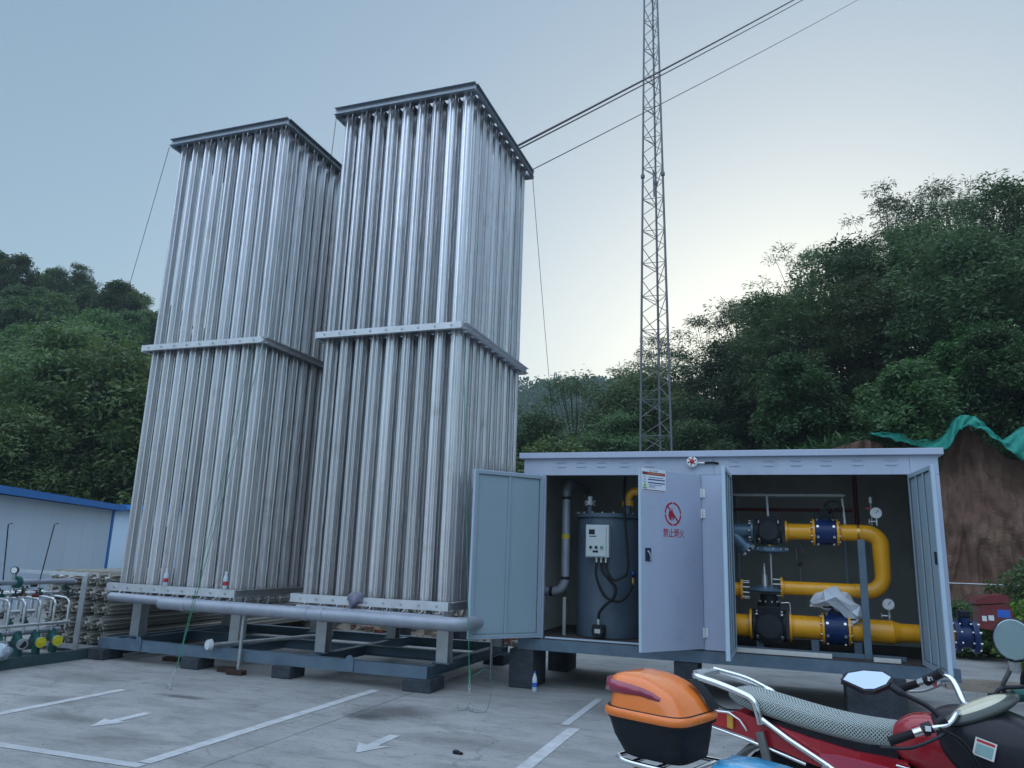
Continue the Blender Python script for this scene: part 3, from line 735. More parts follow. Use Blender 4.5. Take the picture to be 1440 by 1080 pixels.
obj('stem', M().cyl((-1.77, 9.58, 1.345), (-1.77, 9.58, 1.26), .017, n=12), BRASS, th)
obj('well', M().cyl((-1.78, 9.6, 1.39), (-1.84, 9.82, 1.39), .016, n=10), STEEL, th)
gp = thing('grey_pipe', 'silver grey upright pipe with elbows beside the tank in the left bay', 'pipe', (-2.69, 9.75, 1.1))
obj('pipe', M().tube([(-3.07, 9.75, 1.125), (-2.87, 9.75, 1.125)], .055, 16), PIPEGREY, gp)
obj('elbow', M().tube(arc((-2.86, 9.75, 1.295), (0, 0, -.17), (.17, 0, 0), 0, PI / 2, 8), .057, 16), PIPEGREY, gp)
obj('pipe', M().cyl((-2.69, 9.75, 1.3), (-2.69, 9.75, 2.36), .055, n=16), PIPEGREY, gp)
obj('elbow', M().tube(arc((-2.69, 9.92, 2.36), (0, -.17, 0), (0, 0, .17), 0, PI / 2, 8) + [(-2.69, 10.9, 2.53)], .057, 16), PIPEGREY, gp)
for z in (1.3, 2.33): obj('coupling', M().cyl((-2.69, 9.75, z - .018), (-2.69, 9.75, z + .018), .061, n=16), BLACK, gp)
obj('marker_band', M().cyl((-2.69, 9.75, 1.8), (-2.69, 9.75, 1.86), .0562, n=16), mat('yellow_tape', (.5, .38, .03), .5), gp)
obj('coupling', M().cyl((-2.89, 9.75, 1.125), (-2.85, 9.75, 1.125), .061, n=16), BLACK, gp)
obj('pipe_support', M().box(-2.71, -2.67, 9.73, 9.77, .593, 1.06), STEEL, gp)

# ---------------------------------------------------------------- right bay of the cabinet
YP = 9.75
def flange(mm, x, z, r, t=.024, y=YP): mm.cyl((x - t / 2, y, z), (x + t / 2, y, z), r, n=28)
def studs(parent, x0, x1, z, rb, n_=8, y=YP, r=.011):
    for k_ in range(n_):
        a = 2 * PI * (k_ + .5) / n_
        obj('stud', M().cyl((x0, y + rb * math.cos(a), z + rb * math.sin(a)), (x1, y + rb * math.cos(a), z + rb * math.sin(a)), r, n=6), BOLT, parent)
# upper line with the U bend back to the middle line
up = thing('gas_pipe', 'yellow gas pipe making a U bend from the upper line to the middle line', 'gas pipe', (.5, YP, 1.6))
zu, zm_, zl = 1.955, 1.30, .868
obj('pipe', M().cyl((.055, YP, zu), (.335, YP, zu), .094, n=28), YELLOW, up)
obj('pipe', M().cyl((.62, YP, zu), (.86, YP, zu), .094, n=28), YELLOW, up)
obj('u_bend', M().tube([(.861, YP, zu)] + arc((.90, YP, zu - .14), (0, 0, .14), (.16, 0, 0), 0, PI / 2, 8) + arc((.88, YP, zm_ + .18), (.18, 0, 0), (0, 0, -.18), 0, PI / 2, 8) + [(.76, YP, zm_)], [.094] * 10 + [.085] * 9 + [.08], 22), YELLOW, up)
obj('pipe', M().cyl((-.02, YP, zm_), (.759, YP, zm_), .078, n=24), YELLOW, up)
for x, r_ in ((.043, .125), (.347, .155), (.608, .155)):
    mm = M(); flange(mm, x, zu, r_); f_ = obj('flange', mm, YELLOW, up)
mm = M(); flange(mm, -.033, zm_, .12); obj('flange', mm, YELLOW, up)
obj('pipe_clamp', M().cyl((.815, YP, zu), (.84, YP, zu), .1, n=24), BRASS, up)
# butterfly valve in the upper line
def bvalve(x0, x1, z, r, name, label, group):
    v = thing(name, label, 'valve', ((x0 + x1) / 2, YP, z), group)
    b = obj('body', M().cyl((x0 + .001, YP, z), (x1 - .001, YP, z), r, n=28).box((x0 + x1) / 2 - .05, (x0 + x1) / 2 + .05, YP - .05, YP + .05, z + r - .02, z + r + .05), BLUEV, v, bevel=.006)
    studs(v, x0 - .045, x1 + .045, z, r - .025, 8)
    for k_ in range(8):
        a = 2 * PI * (k_ + .5) / 8
        for xs_ in (x0 + .028, x1 - .028):
            p = Vector((xs_, YP - .0, z)) + Vector((0, math.cos(a), math.sin(a))) * (r + .001)
            obj('nut', M().cyl(p, p + Vector((0, math.cos(a), math.sin(a))) * .014, .016, n=6), BOLT, v)
    return v
v1 = bvalve(.362, .593, zu, .148, 'flanged_valve', 'blue flanged valve in the upper yellow pipe, with a black gear wheel', 'valves in the gas lines')
xc = .478
obj('gear_box', M().cyl((xc, YP - .06, zu + .21), (xc, YP + .06, zu + .21), .06, n=16).box(xc - .12, xc - .02, YP - .05, YP + .05, zu + .14, zu + .22), BLACK, v1, bevel=.006)
hw = M(); hw.tube([(xc + .09 + .1 * math.cos(t), YP - .13 + .02 * math.sin(t), zu + .255 + .1 * math.sin(t)) for t in [2 * PI * i / 24 for i in range(25)]], .011, 8, False)
for k_ in range(3):
    a = 2 * PI * k_ / 3 + .4; hw.cyl((xc + .09, YP - .13, zu + .255), (xc + .09 + .1 * math.cos(a), YP - .13, zu + .255 + .1 * math.sin(a)), .008, n=6)
hw.cyl((xc + .09, YP - .13, zu + .255), (xc + .05, YP - .05, zu + .22), .014, n=8)
obj('hand_wheel', hw, BLACK, v1)
# regulators
def regulator(xc, z, s, name, label):
    r_ = thing(name, label, 'gas regulator', (xc, YP, z), 'gas regulators')
    obj('body', M().cyl((xc, YP - .13 * s, z), (xc, YP + .13 * s, z), .135 * s, n=28).box(xc - .105 * s, xc + .105 * s, YP - .11 * s, YP + .11 * s, z + .07 * s, z + .175 * s).box(xc - .1 * s, xc + .1 * s, YP - .1 * s, YP + .1 * s, z - .16 * s, z - .07 * s), BLACK, r_, bevel=.01)
    obj('front_cover', M().cyl((xc, YP - .131 * s, z), (xc, YP - .155 * s, z), .11 * s, n=28), mat('dark_cover', (.03, .034, .042), .4), r_, bevel=.004)
    for sg in (-1, 1):
        mm = M(); mm.cyl((xc + sg * .125 * s, YP, z), (xc + sg * .15 * s, YP, z), .145 * s, n=28); mm.cyl((xc + sg * .1 * s, YP, z), (xc + sg * .125 * s, YP, z), .1 * s, n=24)
        fl_ = obj('flange', mm, BLACK, r_)
        for k_ in range(10):
            a = 2 * PI * (k_ + .5) / 10; c_, s_ = math.cos(a), math.sin(a)
            xx = xc + sg * .124 * s
            obj('nut', M().cyl((xx, YP + .122 * s * c_, z + .122 * s * s_), (xx - sg * .028 * s, YP + .122 * s * c_, z + .122 * s * s_), .013 * s, n=6), BOLT, fl_)
    return r_
ra = regulator(-.156, zu, .98, 'gas_regulator', 'upper black gas regulator with a blue grey disc hanging below it')
obj('brass_collar', M().cyl((-.156, YP, zu - .16), (-.156, YP, zu - .185), .05, n=16), BRASS, ra)
obj('diaphragm_disc', M().cyl((-.156, YP, zu - .18), (-.156, YP, zu - .2), .1, .19, 32).cyl((-.156, YP, zu - .2), (-.156, YP, zu - .24), .198, n=32).cyl((-.156, YP, zu - .24), (-.156, YP, zu - .27), .19, .08, 32), BLUEGREY, ra)
for k_ in range(14):
    a = 2 * PI * k_ / 14; p = (-.156 + .205 * math.cos(a), YP + .205 * math.sin(a))
    obj('bolt', M().cyl((*p, zu - .225), (*p, zu - .196), .007, n=6), BOLT, ra)
rb = regulator(-.186, zl, 1.22, 'gas_regulator', 'lower black gas regulator with a disc and spring tower on top')
obj('bonnet', M().cyl((-.186, YP, zl + .2), (-.186, YP, zl + .26), .13, n=24).cyl((-.186, YP, zl + .26), (-.186, YP, zl + .35), .1, n=24), BLACK, rb)
for k_ in range(10):
    a = 2 * PI * k_ / 10; p = (-.186 + .115 * math.cos(a), YP + .115 * math.sin(a))
    obj('bolt', M().cyl((*p, zl + .26), (*p, zl + .28), .009, n=6), BOLT, rb)
zz = zl + .365
obj('diaphragm_disc', M().cyl((-.225, YP, zz), (-.225, YP, zz + .025), .08, .19, 32).cyl((-.225, YP, zz + .025), (-.225, YP, zz + .045), .2, n=32).cyl((-.225, YP, zz + .045), (-.225, YP, zz + .08), .19, .07, 32), BLUEGREY, rb)
obj('spring_tower', M().cyl((-.225, YP, zz + .08), (-.225, YP, zz + .21), .042, .036, 16).cyl((-.225, YP, zz + .21), (-.225, YP, zz + .3), .02, n=12).cyl((-.225, YP, zz + .3), (-.225, YP, zz + .34), .012, n=10), STAIN, rb)
obj('impulse_tube', M().tube([(-.05, YP - .1, zl + .26), (.03, YP - .1, zl + .27), (.045, YP - .1, zl + .26), (.05, YP - .1, zl + .14)], .008, 8), STAIN, rb)
obj('sense_rod', M().cyl((-.145, YP - .02, zz + .08), (-.145, YP - .02, zu - .271), .013, n=10), STAIN, ra)
# strainer left of the upper regulator
st_ = thing('pipe_strainer', 'blue grey Y strainer at the left end of the upper gas line', 'strainer', (-.45, YP, zu))
obj('body', M().tube([(-.70, YP, zu - .02), (-.6, YP, zu), (-.36, YP, zu)], [.09, .085, .085], 20).tube([(-.6, YP, zu - .02), (-.43, YP, zu - .2)], [.08, .075], 20), BLUEGREY, st_)
obj('strainer_cap', M().cyl((-.44, YP, zu - .19), (-.405, YP, zu - .225), .1, n=20), BLUEGREY, st_)
obj('flange', M().cyl((-.36, YP, zu), (-.335, YP, zu), .14, n=24), BLUEGREY, st_)
for k_ in range(8):
    a = 2 * PI * k_ / 8; c = Vector((-.405, YP, zu - .225)); e_ = Vector((0, 1, 0)); f_ = Vector((.7, 0, .7)).normalized()
    p = c + (e_ * math.cos(a) + f_ * math.sin(a)) * .08
    obj('bolt', M().cyl(p, p + Vector((.02, 0, -.02)), .011, n=6), BOLT, st_)
    obj('nut', M().cyl((-.361, YP + .115 * math.cos(a), zu + .115 * math.sin(a)), (-.385, YP + .115 * math.cos(a), zu + .115 * math.sin(a)), .012, n=6), BOLT, st_)
ml = thing('gas_pipe', 'short yellow pipe stub with a studded flange left of the disc, middle line', 'gas pipe', (-.6, YP, zm_ - .03))
obj('pipe', M().cyl((-.71, YP, zm_ - .04), (-.5, YP, zm_ - .04), .078, n=24), YELLOW, ml)
mm = M(); flange(mm, -.487, zm_ - .04, .12); obj('flange', mm, YELLOW, ml)
studs(ml, -.475, -.40, zm_ - .04, .1, 10, r=.008)
studs(up, -.13, -.046, zm_, .1, 8, r=.008)
# lower line
lp = thing('gas_pipe', 'thick yellow gas pipe along the bottom of the right bay', 'gas pipe', (.5, YP, zl))
obj('pipe', M().cyl((-.71, YP, zl - .02), (-.41, YP, zl - .02), .128, n=28), YELLOW, lp)
obj('pipe', M().cyl((.06, YP, zl), (.38, YP, zl), .128, n=28), YELLOW, lp)
obj('pipe', M().cyl((.69, YP, zl), (1.12, YP, zl), .128, n=28), YELLOW, lp)
obj('reducer', M().cyl((1.1205, YP, zl), (1.2, YP, zl), .128, .1, 28), YELLOW, lp)
obj('pipe', M().cyl((1.2005, YP, zl), (1.72, YP, zl), .1, n=28), YELLOW, lp)
for x in (-.395, .045, .393, .668): 
    mm = M(); flange(mm, x, zl, .175); obj('flange', mm, YELLOW, lp)
v2 = bvalve(.408, .65, zl, .17, 'flanged_valve', 'blue flanged valve in the lower yellow pipe, under the grey cloth', 'valves in the gas lines')
obj('neck', M().cyl((.53, YP, zl + .17), (.53, YP, zl + .26), .06, n=16).box(.40, .62, YP - .09, YP + .09, zl + .23, zl + .32), BLACK, v2, bevel=.01)
# grey cloth thrown over its gear box
CLOTH = mat('grey_cloth', (.66, .7, .76), .85, 0, .08, 5, bump=.15, bscale=14)
cl = M(); 
prof = [(.285, 1.14), (.36, 1.25), (.44, 1.335), (.56, 1.345), (.67, 1.28), (.76, 1.17), (.79, 1.10), (.75, 1.0), (.66, .955)]
ringsC = []
for i, (x, z) in enumerate(prof):
    wy = [.07, .14, .17, .18, .18, .16, .13, .12, .09][i]
    zb = [1.12, 1.11, 1.09, 1.06, 1.0, .95, .925, .915, .93][i]
    ring = []
    for k_ in range(9):
        a = 2 * PI * k_ / 9 + .3 * math.sin(i * 2.1)
        yy = YP - .03 + wy * math.cos(a) * (1 + .25 * math.sin(k_ * 2.3 + i * 1.7)); zc = (z + zb) / 2; hz = max(.015, (z - zb) / 2)
        ring.append((x + .035 * math.sin(k_ * 1.9 + i * 1.3), yy, zc + hz * math.sin(a) + .022 * math.sin(k_ * 2.7 + i * 2)))
    ringsC.append(ring)
cl.loft(ringsC, True, False)
o = tag(obj('cloth', cl, CLOTH), 'crumpled pale grey cloth thrown over the lower blue valve', 'cloth')
bv_ = o.modifiers.new('bevel', 'BEVEL'); bv_.width = .006; bv_.segments = 2
# gauges
def gauge(x, z, zb, label, y=YP - .02):
    g_ = thing('pressure_gauge', label, 'pressure gauge', (x, y, z), 'pressure gauges in the cabinet')
    obj('case', M().cyl((x, y, z), (x, y - .03, z), .062, n=24), STAIN, g_)
    d_ = obj('dial', M().cyl((x, y - .0305, z), (x, y - .032, z), .054, n=24), WHITE, g_)
    obj('needle', M().box(-.003, .003, -.001, .001, -.008, .042, Matrix.Translation((x, y - .0335, z)) @ Matrix.Rotation(R(40), 4, 'Y')), BLACK, d_)
    obj('stem', M().cyl((x + .005, y, z - .06), (x + .005, y, zb), .011, n=10), STAIN, g_)
    obj('needle_valve', M().cyl((x + .005, y, zb + .03), (x + .005, y, zb + .065), .022, n=8).cyl((x - .07, y, zb + .048), (x - .01, y, zb + .048), .009, n=8).cyl((x - .075, y, zb + .02), (x - .075, y, zb + .075), .008, n=8), STAIN, g_)
gauge(1.03, 2.185, 2.04, 'white round pressure gauge above the U bend')
gauge(1.09, 1.17, .995, 'white round pressure gauge above the lower yellow pipe')
vt = thing('vent_valve', 'small brass and red vent valve above the upper yellow pipe', 'valve', (.985, YP, 2.2))
obj('stem', M().cyl((.985, YP, 2.045), (.985, YP, 2.3), .009, n=8), STEEL, vt)
obj('cap', M().cyl((.985, YP, 2.3), (.985, YP, 2.37), .018, n=10), WHITE, vt)
obj('handle', M().box(.93, .985, YP - .02, YP - .005, 2.225, 2.245), RED, vt)
# red pipes, white brackets, window frame on the back wall, blue post
rp_ = tag(obj('red_pipe', M().tube([(-.66, 10.6, 2.262), (.86, 10.6, 2.262)], .021, 12), REDPIPE), 'thin dull red pipe running level behind the upper gas line', 'pipe')
tag(obj('red_pipe', M().cyl((.9, 10.6, 2.07), (.9, 10.6, 2.765), .028, n=12), REDPIPE), 'upright dull red pipe at the right of the back wall', 'pipe')
for (x, za, zb, lab) in ((-.156, 2.132, 2.38, 'pale steel drop rod above the upper regulator'), (.7, 2.05, 2.36, 'pale steel drop rod right of the gear wheel')):
    tag(obj('drop_rod', M().cyl((x, YP + .05, za), (x - .01, YP + .12, zb), .014, n=10), WHITE), lab, 'rod', 'drop rods in the right bay')
obj('rod_rail', M().box(-.7, .72, YP + .11, YP + .14, 2.381, 2.41), INWALL, cab)
fr_ = M(); WX0, WX1, WZ0, WZ1 = -.6, .8, 1.2, 2.5
for a in ((WX0, WX1, WZ1 - .03, WZ1), (WX0, WX1, WZ0, WZ0 + .03), (WX0, WX0 + .03, WZ0 + .031, WZ1 - .031), (WX1 - .03, WX1, WZ0 + .031, WZ1 - .031)):
    fr_.box(a[0], a[1], CY1 - .075, CY1 - .0485, a[2], a[3])
obj('access_frame', fr_, SHEETEDGE, cab)
pz = tag(obj('blue_post', M().box(.79, .865, 9.42, 9.47, .593, 1.87), SKID, bevel=.004), 'blue grey flat steel upright standing in the right bay before the U bend', 'post')
hk = tag(obj('hose_fitting', M().cyl((.2, 10.9, 1.56), (.2, 10.85, 1.6), .03, n=10).cyl((.2, 10.88, 1.3), (.2, 10.88, 1.56), .008, n=8).tube([(.17, 10.88, 1.62), (.16, 10.9, 1.75), (.2, 10.9, 1.85), (.25, 10.9, 1.72)], .008, 8), STAIN), 'small bright hose fitting hanging on the back wall', 'fitting')
# pipe supports
for x in (-.3, .3, .75):
    obj('pipe_support', M().box(x - .04, x + .04, YP - .06, YP + .06, .593, zl - .18 if x < 0 else zl - .127), SKID, lp)
obj('support_rail', M().box(-.66, 1.2, YP - .3, YP - .26, .593, .64), SKID, lp)
# blue valve outside the right wall
vx = 1.86
vo = thing('outdoor_valve', 'blue flanged valve on the pipe outside the right wall of the cabinet', 'valve', (vx, YP, .9))
obj('body', M().cyl((1.768, YP, zl), (1.892, YP, zl), .12, n=24).cyl((vx - .03, YP, zl + .1), (vx - .03, YP, zl + .2), .06, n=18), BLUEV, vo)
for x in (1.732, 1.756, 1.904, 1.928): obj('flange', M().cyl((x - .011, YP, zl), (x + .011, YP, zl), .17, n=26), BLUEV, vo)
studs(vo, 1.70, 1.785, zl, .145, 8, r=.012); studs(vo, 1.875, 1.965, zl, .145, 8, r=.012)
obj('gear_box', M().box(1.77, 1.89, YP - .07, YP + .06, zl + .2, zl + .28), BLACK, vo, bevel=.02)
obj('blind_cover', M().cyl((1.9395, YP, zl), (1.95, YP, zl), .15, n=24), BLUEV, vo)
# weld beads along the yellow lines
def bead(par, x, z, r, y=YP): obj('weld_bead', M().tube([(x + .002 * math.sin(k_ * 2.2), y + r * math.cos(2 * PI * k_ / 32), z + r * math.sin(2 * PI * k_ / 32)) for k_ in range(33)], .0055, 5, False), YELLOW, par)
for x in (.075, .32, .64, .862): bead(up, x, zu, .0945)
for x in (0.0, .757): bead(up, x, zm_, .079)
for x in (.078, .365, .70, 1.12, 1.2): bead(lp, x, zl, .1285 if x < 1.15 else .101)
# ---------------------------------------------------------------- blue roofed shed
SHW = mat('shed_wall', (.62, .76, .92), .5, 0, .04, .6, spots=.1, sscale=1.2, scol=(.55, .64, .74))
SHB = mat('shed_blue_trim', (.03, .2, .6), .45, 0, .08, 2)
sh = thing('shed', 'low white walled shed with bright blue roof trim behind the pipe rack', 'shed', (-17, 15.5, 0))
c0 = Vector((-18.40, 17.1, 0)); dr = Vector((-15.08 + 18.40, 11.13 - 17.1, 0)).normalized(); nb = Vector((-dr.y, dr.x, 0))
if nb.x > 0: nb = -nb                     # into the shed, away from the yard
TS = Matrix(((dr.x, -nb.x, 0, c0.x), (dr.y, -nb.y, 0, c0.y), (0, 0, 1, 0), (0, 0, 0, 1)))
LEN = 13.0
for i in range(13):
    obj('wall_panel', M().box(i * 1.0 + .004 + .09, i * 1.0 + .996 + .09, -.07, 0, -.1, 2.42, TS), SHW, sh)
obj('end_wall', M().box(0, .06, -5.0, -.075, -.1, 2.42, TS), SHW, sh)
obj('end_wall', M().box(LEN + .1, LEN + .16, -5.0, -.075, -.1, 2.42, TS), SHW, sh)
obj('back_wall', M().box(.0, LEN + .1, -5.08, -5.01, -.1, 2.42, TS), SHW, sh)
obj('corner_trim', M().box(-.05, .09, -.12, .03, -.1, 2.415, TS), SHB, sh)
ro = M().box(-.35, LEN + .4, -5.3, .2, 2.52, 2.56, TS)
rfo = obj('roof', ro, SHB, sh)
obj('fascia', M().box(-.36, LEN + .41, .2005, .225, 2.42, 2.58, TS), SHB, rfo)
obj('fascia', M().box(-.385, -.3605, -5.3, .2, 2.42, 2.58, TS), SHB, rfo)
obj('door_panel', M().box(-.02, -.003, -2.0, -.9, -.1, 2.0, TS), mat('dark_door', (.05, .06, .08), .5), sh)
# a second lower blue roofed shed beyond it
sh2 = thing('shed', 'small pale shed with a blue roof edge glimpsed between the long shed and the tower', 'shed', (-20.5, 20.5, 0))
obj('wall', M().box(-21.6, -18.2, 19.6, 22.6, -.1, 2.55), SHW, sh2)
obj('roof', M().box(-21.9, -17.9, 19.3, 22.9, 2.56, 2.72), SHB, sh2)
obj('door', M().box(-19.5, -18.75, 19.575, 19.595, -.1, 2.05), mat('shed_door_dark', (.03, .035, .05), .6), sh2)

# ---------------------------------------------------------------- vaporiser lying on the ground
LY = thing('lying_vaporizer', 'bundle of pale finned tubes lying on the ground beside the left tower', 'finned tube bundle', (-10, 11, 0))
LAL = mat('lying_fins', (.6, .58, .53), .5, .4, .15, 4, (3, .15, 3), rnd=.1, spots=.25, sscale=2, scol=(.4, .36, .3))
lm = M()
for k_ in range(8):
    T = Matrix.Rotation(PI * k_ / 4 + R(8), 4, 'Y')
    lm.box(.012, .09, 0, 5.4, -.002, .002, T); lm.box(.089, .096, 0, 5.4, -.006, .006, T)
lm.cyl((0, -.06, 0), (0, 5.46, 0), .017, n=8)
LME = lm.mesh('finned_tube', LAL)
for i in range(6):
    for j in range(5):
        o = link(bpy.data.objects.new('finned_tube', LME), None); o.location = (-9.17 - .22 * i, 8.62 + random.uniform(-.04, .04), .22 + .205 * j); o.rotation_euler.y = R(random.choice([0, 90, 180, 270]) + random.uniform(-4, 4))
        o.parent = LY; o.matrix_parent_inverse = pworld(LY).inverted()
for y in (8.6, 10.3, 12.2):
    obj('support_beam', M().box(-10.45, -9.06, y, y + .08, .05, .118), STEEL, LY)
# ---------------------------------------------------------------- regulating pipe rack
rk = thing('pipe_rack', 'low rack of stainless pipes with hooked tubes and yellow capped flanges', 'pipe rack', (-9.6, 7.8, 0))
RKB = mat('rack_base_paint', (.05, .085, .095), .5, 0, .2, 6)
obj('base_beam', M().box(-9.1, -9.0, 6.4, 9.3, .0, .13), RKB, rk)
obj('base_beam', M().box(-10.5, -10.4, 6.4, 9.3, .0, .13), RKB, rk)
for y in (6.5, 7.6, 9.2): obj('base_beam', M().box(-10.399, -9.101, y, y + .09, .005, .125), RKB, rk)
for x, y in ((-9.06, 8.15), (-10.42, 8.15), (-9.06, 6.45)):
    pp = M(); pp.box(x - .045, x + .045, y - .045, y - .037, .131, 1.09); pp.box(x - .045, x - .037, y - .0365, y + .045, .131, 1.09)
    obj('post', pp, STEEL, rk)
obj('top_rail', M().box(-10.45, -9.03, 8.11, 8.19, 1.091, 1.13), ALUB, rk)
obj('top_pipe', M().cyl((-9.12, 6.3, 1.03), (-9.12, 7.98, 1.03), .034, n=16), PIPEGREY, rk)
obj('low_pipe', M().cyl((-9.2, 6.3, .40), (-9.2, 7.95, .40), .034, n=16), PIPEGREY, rk)
VGR = mat('green_valve_body', (.02, .1, .09), .45, 0, .2, 8)
YC = mat('yellow_cap', (.62, .55, .02), .45, 0, .1, 10)
hooks = M()
hooks.tube([(0, 0, -.22), (0, 0, 0)] + [(p.x, p.y, p.z) for p in arc((-.09, 0, 0), (.09, 0, 0), (0, 0, .09), 0, PI * .55, 8)] + [(-.22, 0, .1), (-.34, 0, .1)], .0165, 8)
HKM = hooks.mesh('hooked_tube', STAIN)
for row, (x, z) in enumerate(((-9.1, .72), (-9.42, .73), (-9.78, .72))):
    for i in range(7):
        o = link(bpy.data.objects.new('hooked_tube', HKM), None); o.location = (x, 6.68 + i * .213, z + (.0 if row == 0 else .04)); o.rotation_euler.z = R(random.uniform(-4, 4) + (0 if row != 2 else 12))
        o.parent = rk; o.matrix_parent_inverse = pworld(rk).inverted()
# a busy middle: small valves, unions and header tubes
obj('header_tube', M().cyl((-9.1, 6.4, .50), (-9.1, 8.0, .50), .02, n=12), STAIN, rk)
obj('header_tube', M().cyl((-9.45, 6.4, .86), (-9.45, 8.05, .86), .028, n=12), STAIN, rk)
obj('header_tube', M().cyl((-9.75, 6.4, .6), (-9.75, 8.05, .6), .03, n=12), STAIN, rk)
VB = mat('valve_dark', (.05, .06, .06), .4, .3, .3, 12); VT = mat('valve_tan', (.3, .22, .14), .5, .2, .3, 12)
rv = random.Random(3)
for i in range(34):
    x, y, z = rv.choice([-9.1, -9.16, -9.3, -9.5, -9.7]), 6.45 + rv.random() * 1.55, rv.choice([.5, .56, .86, .93, .99, .66]) + rv.uniform(-.02, .02)
    v = M(); v.cyl((x, y - .035, z), (x, y + .035, z), .024, n=10); v.cyl((x, y, z), (x + .01, y, z + .06), .012, n=8); v.box(x - .008, x + .012, y - .04, y + .04, z + .06, z + .07)
    obj('ball_valve', v, rv.choice([VB, VB, VT, STAIN, VGR, REDPIPE]), rk)
for i in range(8):
    y = 6.55 + i * .2
    obj('stub_tube', M().cyl((-9.11, y, .41), (-9.11, y, .5), .013, n=8), STAIN, rk)
    obj('stub_tube', M().cyl((-9.45, y, .88), (-9.45, y, 1.02), .011, n=8), STAIN, rk)
    obj('stub_tube', M().cyl((-9.12, y + .08, 1.03), (-9.3, y + .08, 1.0), .012, n=8), STAIN, rk)
for k_, y in enumerate((6.82, 7.07, 7.33, 7.58, 7.82)):
    f_ = obj('branch_valve', M().cyl((-9.19, y, .40), (-9.12, y - .01, .31), .05, n=14).cyl((-9.2, y, .32), (-9.02, y - .04, .285), .05, n=14).box(-9.16, -9.08, y - .03, y + .03, .13, .25), VGR, rk)
    obj('flange', M().cyl((-9.02, y - .04, .285), (-9.0, y - .045, .282), .066, n=18), STEEL, f_)
    if k_ >= 3: obj('yellow_cap', M().cyl((-8.999, y - .045, .282), (-8.985, y - .048, .28), .064, n=18).cyl((-8.985, y - .048, .28), (-8.975, y - .05, .279), .02, n=10), YC, f_)
    else: obj('flange_bore', M().cyl((-8.999, y - .045, .282), (-8.997, y - .046, .282), .045, n=16), BLACK, f_)
obj('flange', M().cyl((-9.12, 7.14, 1.03), (-9.12, 7.19, 1.03), .075, n=18), VGR, rk)
gg = thing('pressure_gauge', 'small round pressure gauge standing on top of the left pipe rack', 'pressure gauge', (-9.1, 7.1, 1.17))
obj('case', M().cyl((-9.1, 7.1, 1.18), (-9.085, 7.07, 1.18), .045, n=20), BLACK, gg)
obj('dial', M().cyl((-9.084, 7.069, 1.18), (-9.083, 7.067, 1.18), .036, n=20), WHITE, gg)
obj('stem', M().cyl((-9.12, 7.12, 1.06), (-9.1, 7.1, 1.14), .01, n=8), STAIN, gg)
for (a, b, lab) in (((-9.05, 6.92, 1.06), (-9.05, 6.86, 1.74), 'thin upright rod with a hooked tip at the left edge of the photo'), ((-9.05, 7.42, 1.06), (-9.05, 7.5, 1.77), 'thin slanting rod standing on the pipe rack before the shed wall')):
    tag(obj('vent_rod', M().tube([a, b, (b[0] + .03, b[1] + .03, b[2] + .01)], .007, 6), RUBBER), lab, 'rod', 'vent rods above the pipe rack')
bagm = mat('plastic_film', (.5, .58, .66), .3, 0, .15, 9, bump=.3, bscale=20)
bg_ = M().ball((-9.03, 7.0, .22), .12, 1, 1.1, .8, 14, 9)
bg_.v = [(x + .03 * math.sin(z * 60 + y * 40), y + .03 * math.sin(x * 70), z + .02 * math.sin(y * 55)) for x, y, z in bg_.v]
tag(obj('plastic_wrap', bg_, bagm), 'crumpled pale plastic film wrapped round a flange of the pipe rack', 'plastic film')
# ---------------------------------------------------------------- lattice mast
ms = thing('lattice_mast', 'tall slim three legged lattice mast rising behind the cabinet', 'mast', (-2.6, 17.1, 0))
MST = mat('mast_steel', (.16, .165, .175), .5, .6, .15, 3)
def leg(z, k_):
    r_ = .465 - .0172 * z; a = [R(208), R(-28), R(88)][k_]
    return Vector((-2.62 + r_ * math.cos(a) - .012 * (z - 4) * .3, 17.2 + r_ * math.sin(a), z))
for k_ in range(3):
    obj('mast_leg', M().tube([leg(z, k_) for z in (-.1, 7, 14, 22)], [.03, .028, .024, .02], 8), MST, ms)
z = .1; i = 0
while z < 21:
    st_z = .42 + (.0 if z < 8 else -.0)
    for k_ in range(3):
        a, b = k_, (k_ + 1) % 3
        br = M()
        br.cyl(leg(z, a), leg(z + st_z, b), .0095, n=5) if i % 2 == 0 else br.cyl(leg(z, b), leg(z + st_z, a), .0095, n=5)
        if i % 2 == 0: br.cyl(leg(z, a), leg(z, b), .009, n=5)
        obj('brace', br, MST, ms)
    z += st_z; i += 1
for zc in (10.8,):
    for k_ in range(3): obj('leg_flange', M().cyl(leg(zc - .04, k_), leg(zc + .04, k_), .05, n=10), MST, ms)
obj('small_antenna', M().cyl(leg(10.2, 1) + Vector((-.22, -.05, 0)), leg(10.9, 1) + Vector((-.22, -.05, 0)), .02, n=8), MST, ms)
obj('footing', M().box(-3.2, -2.05, 16.6, 17.8, -.1, .25), BLOCK, ms)

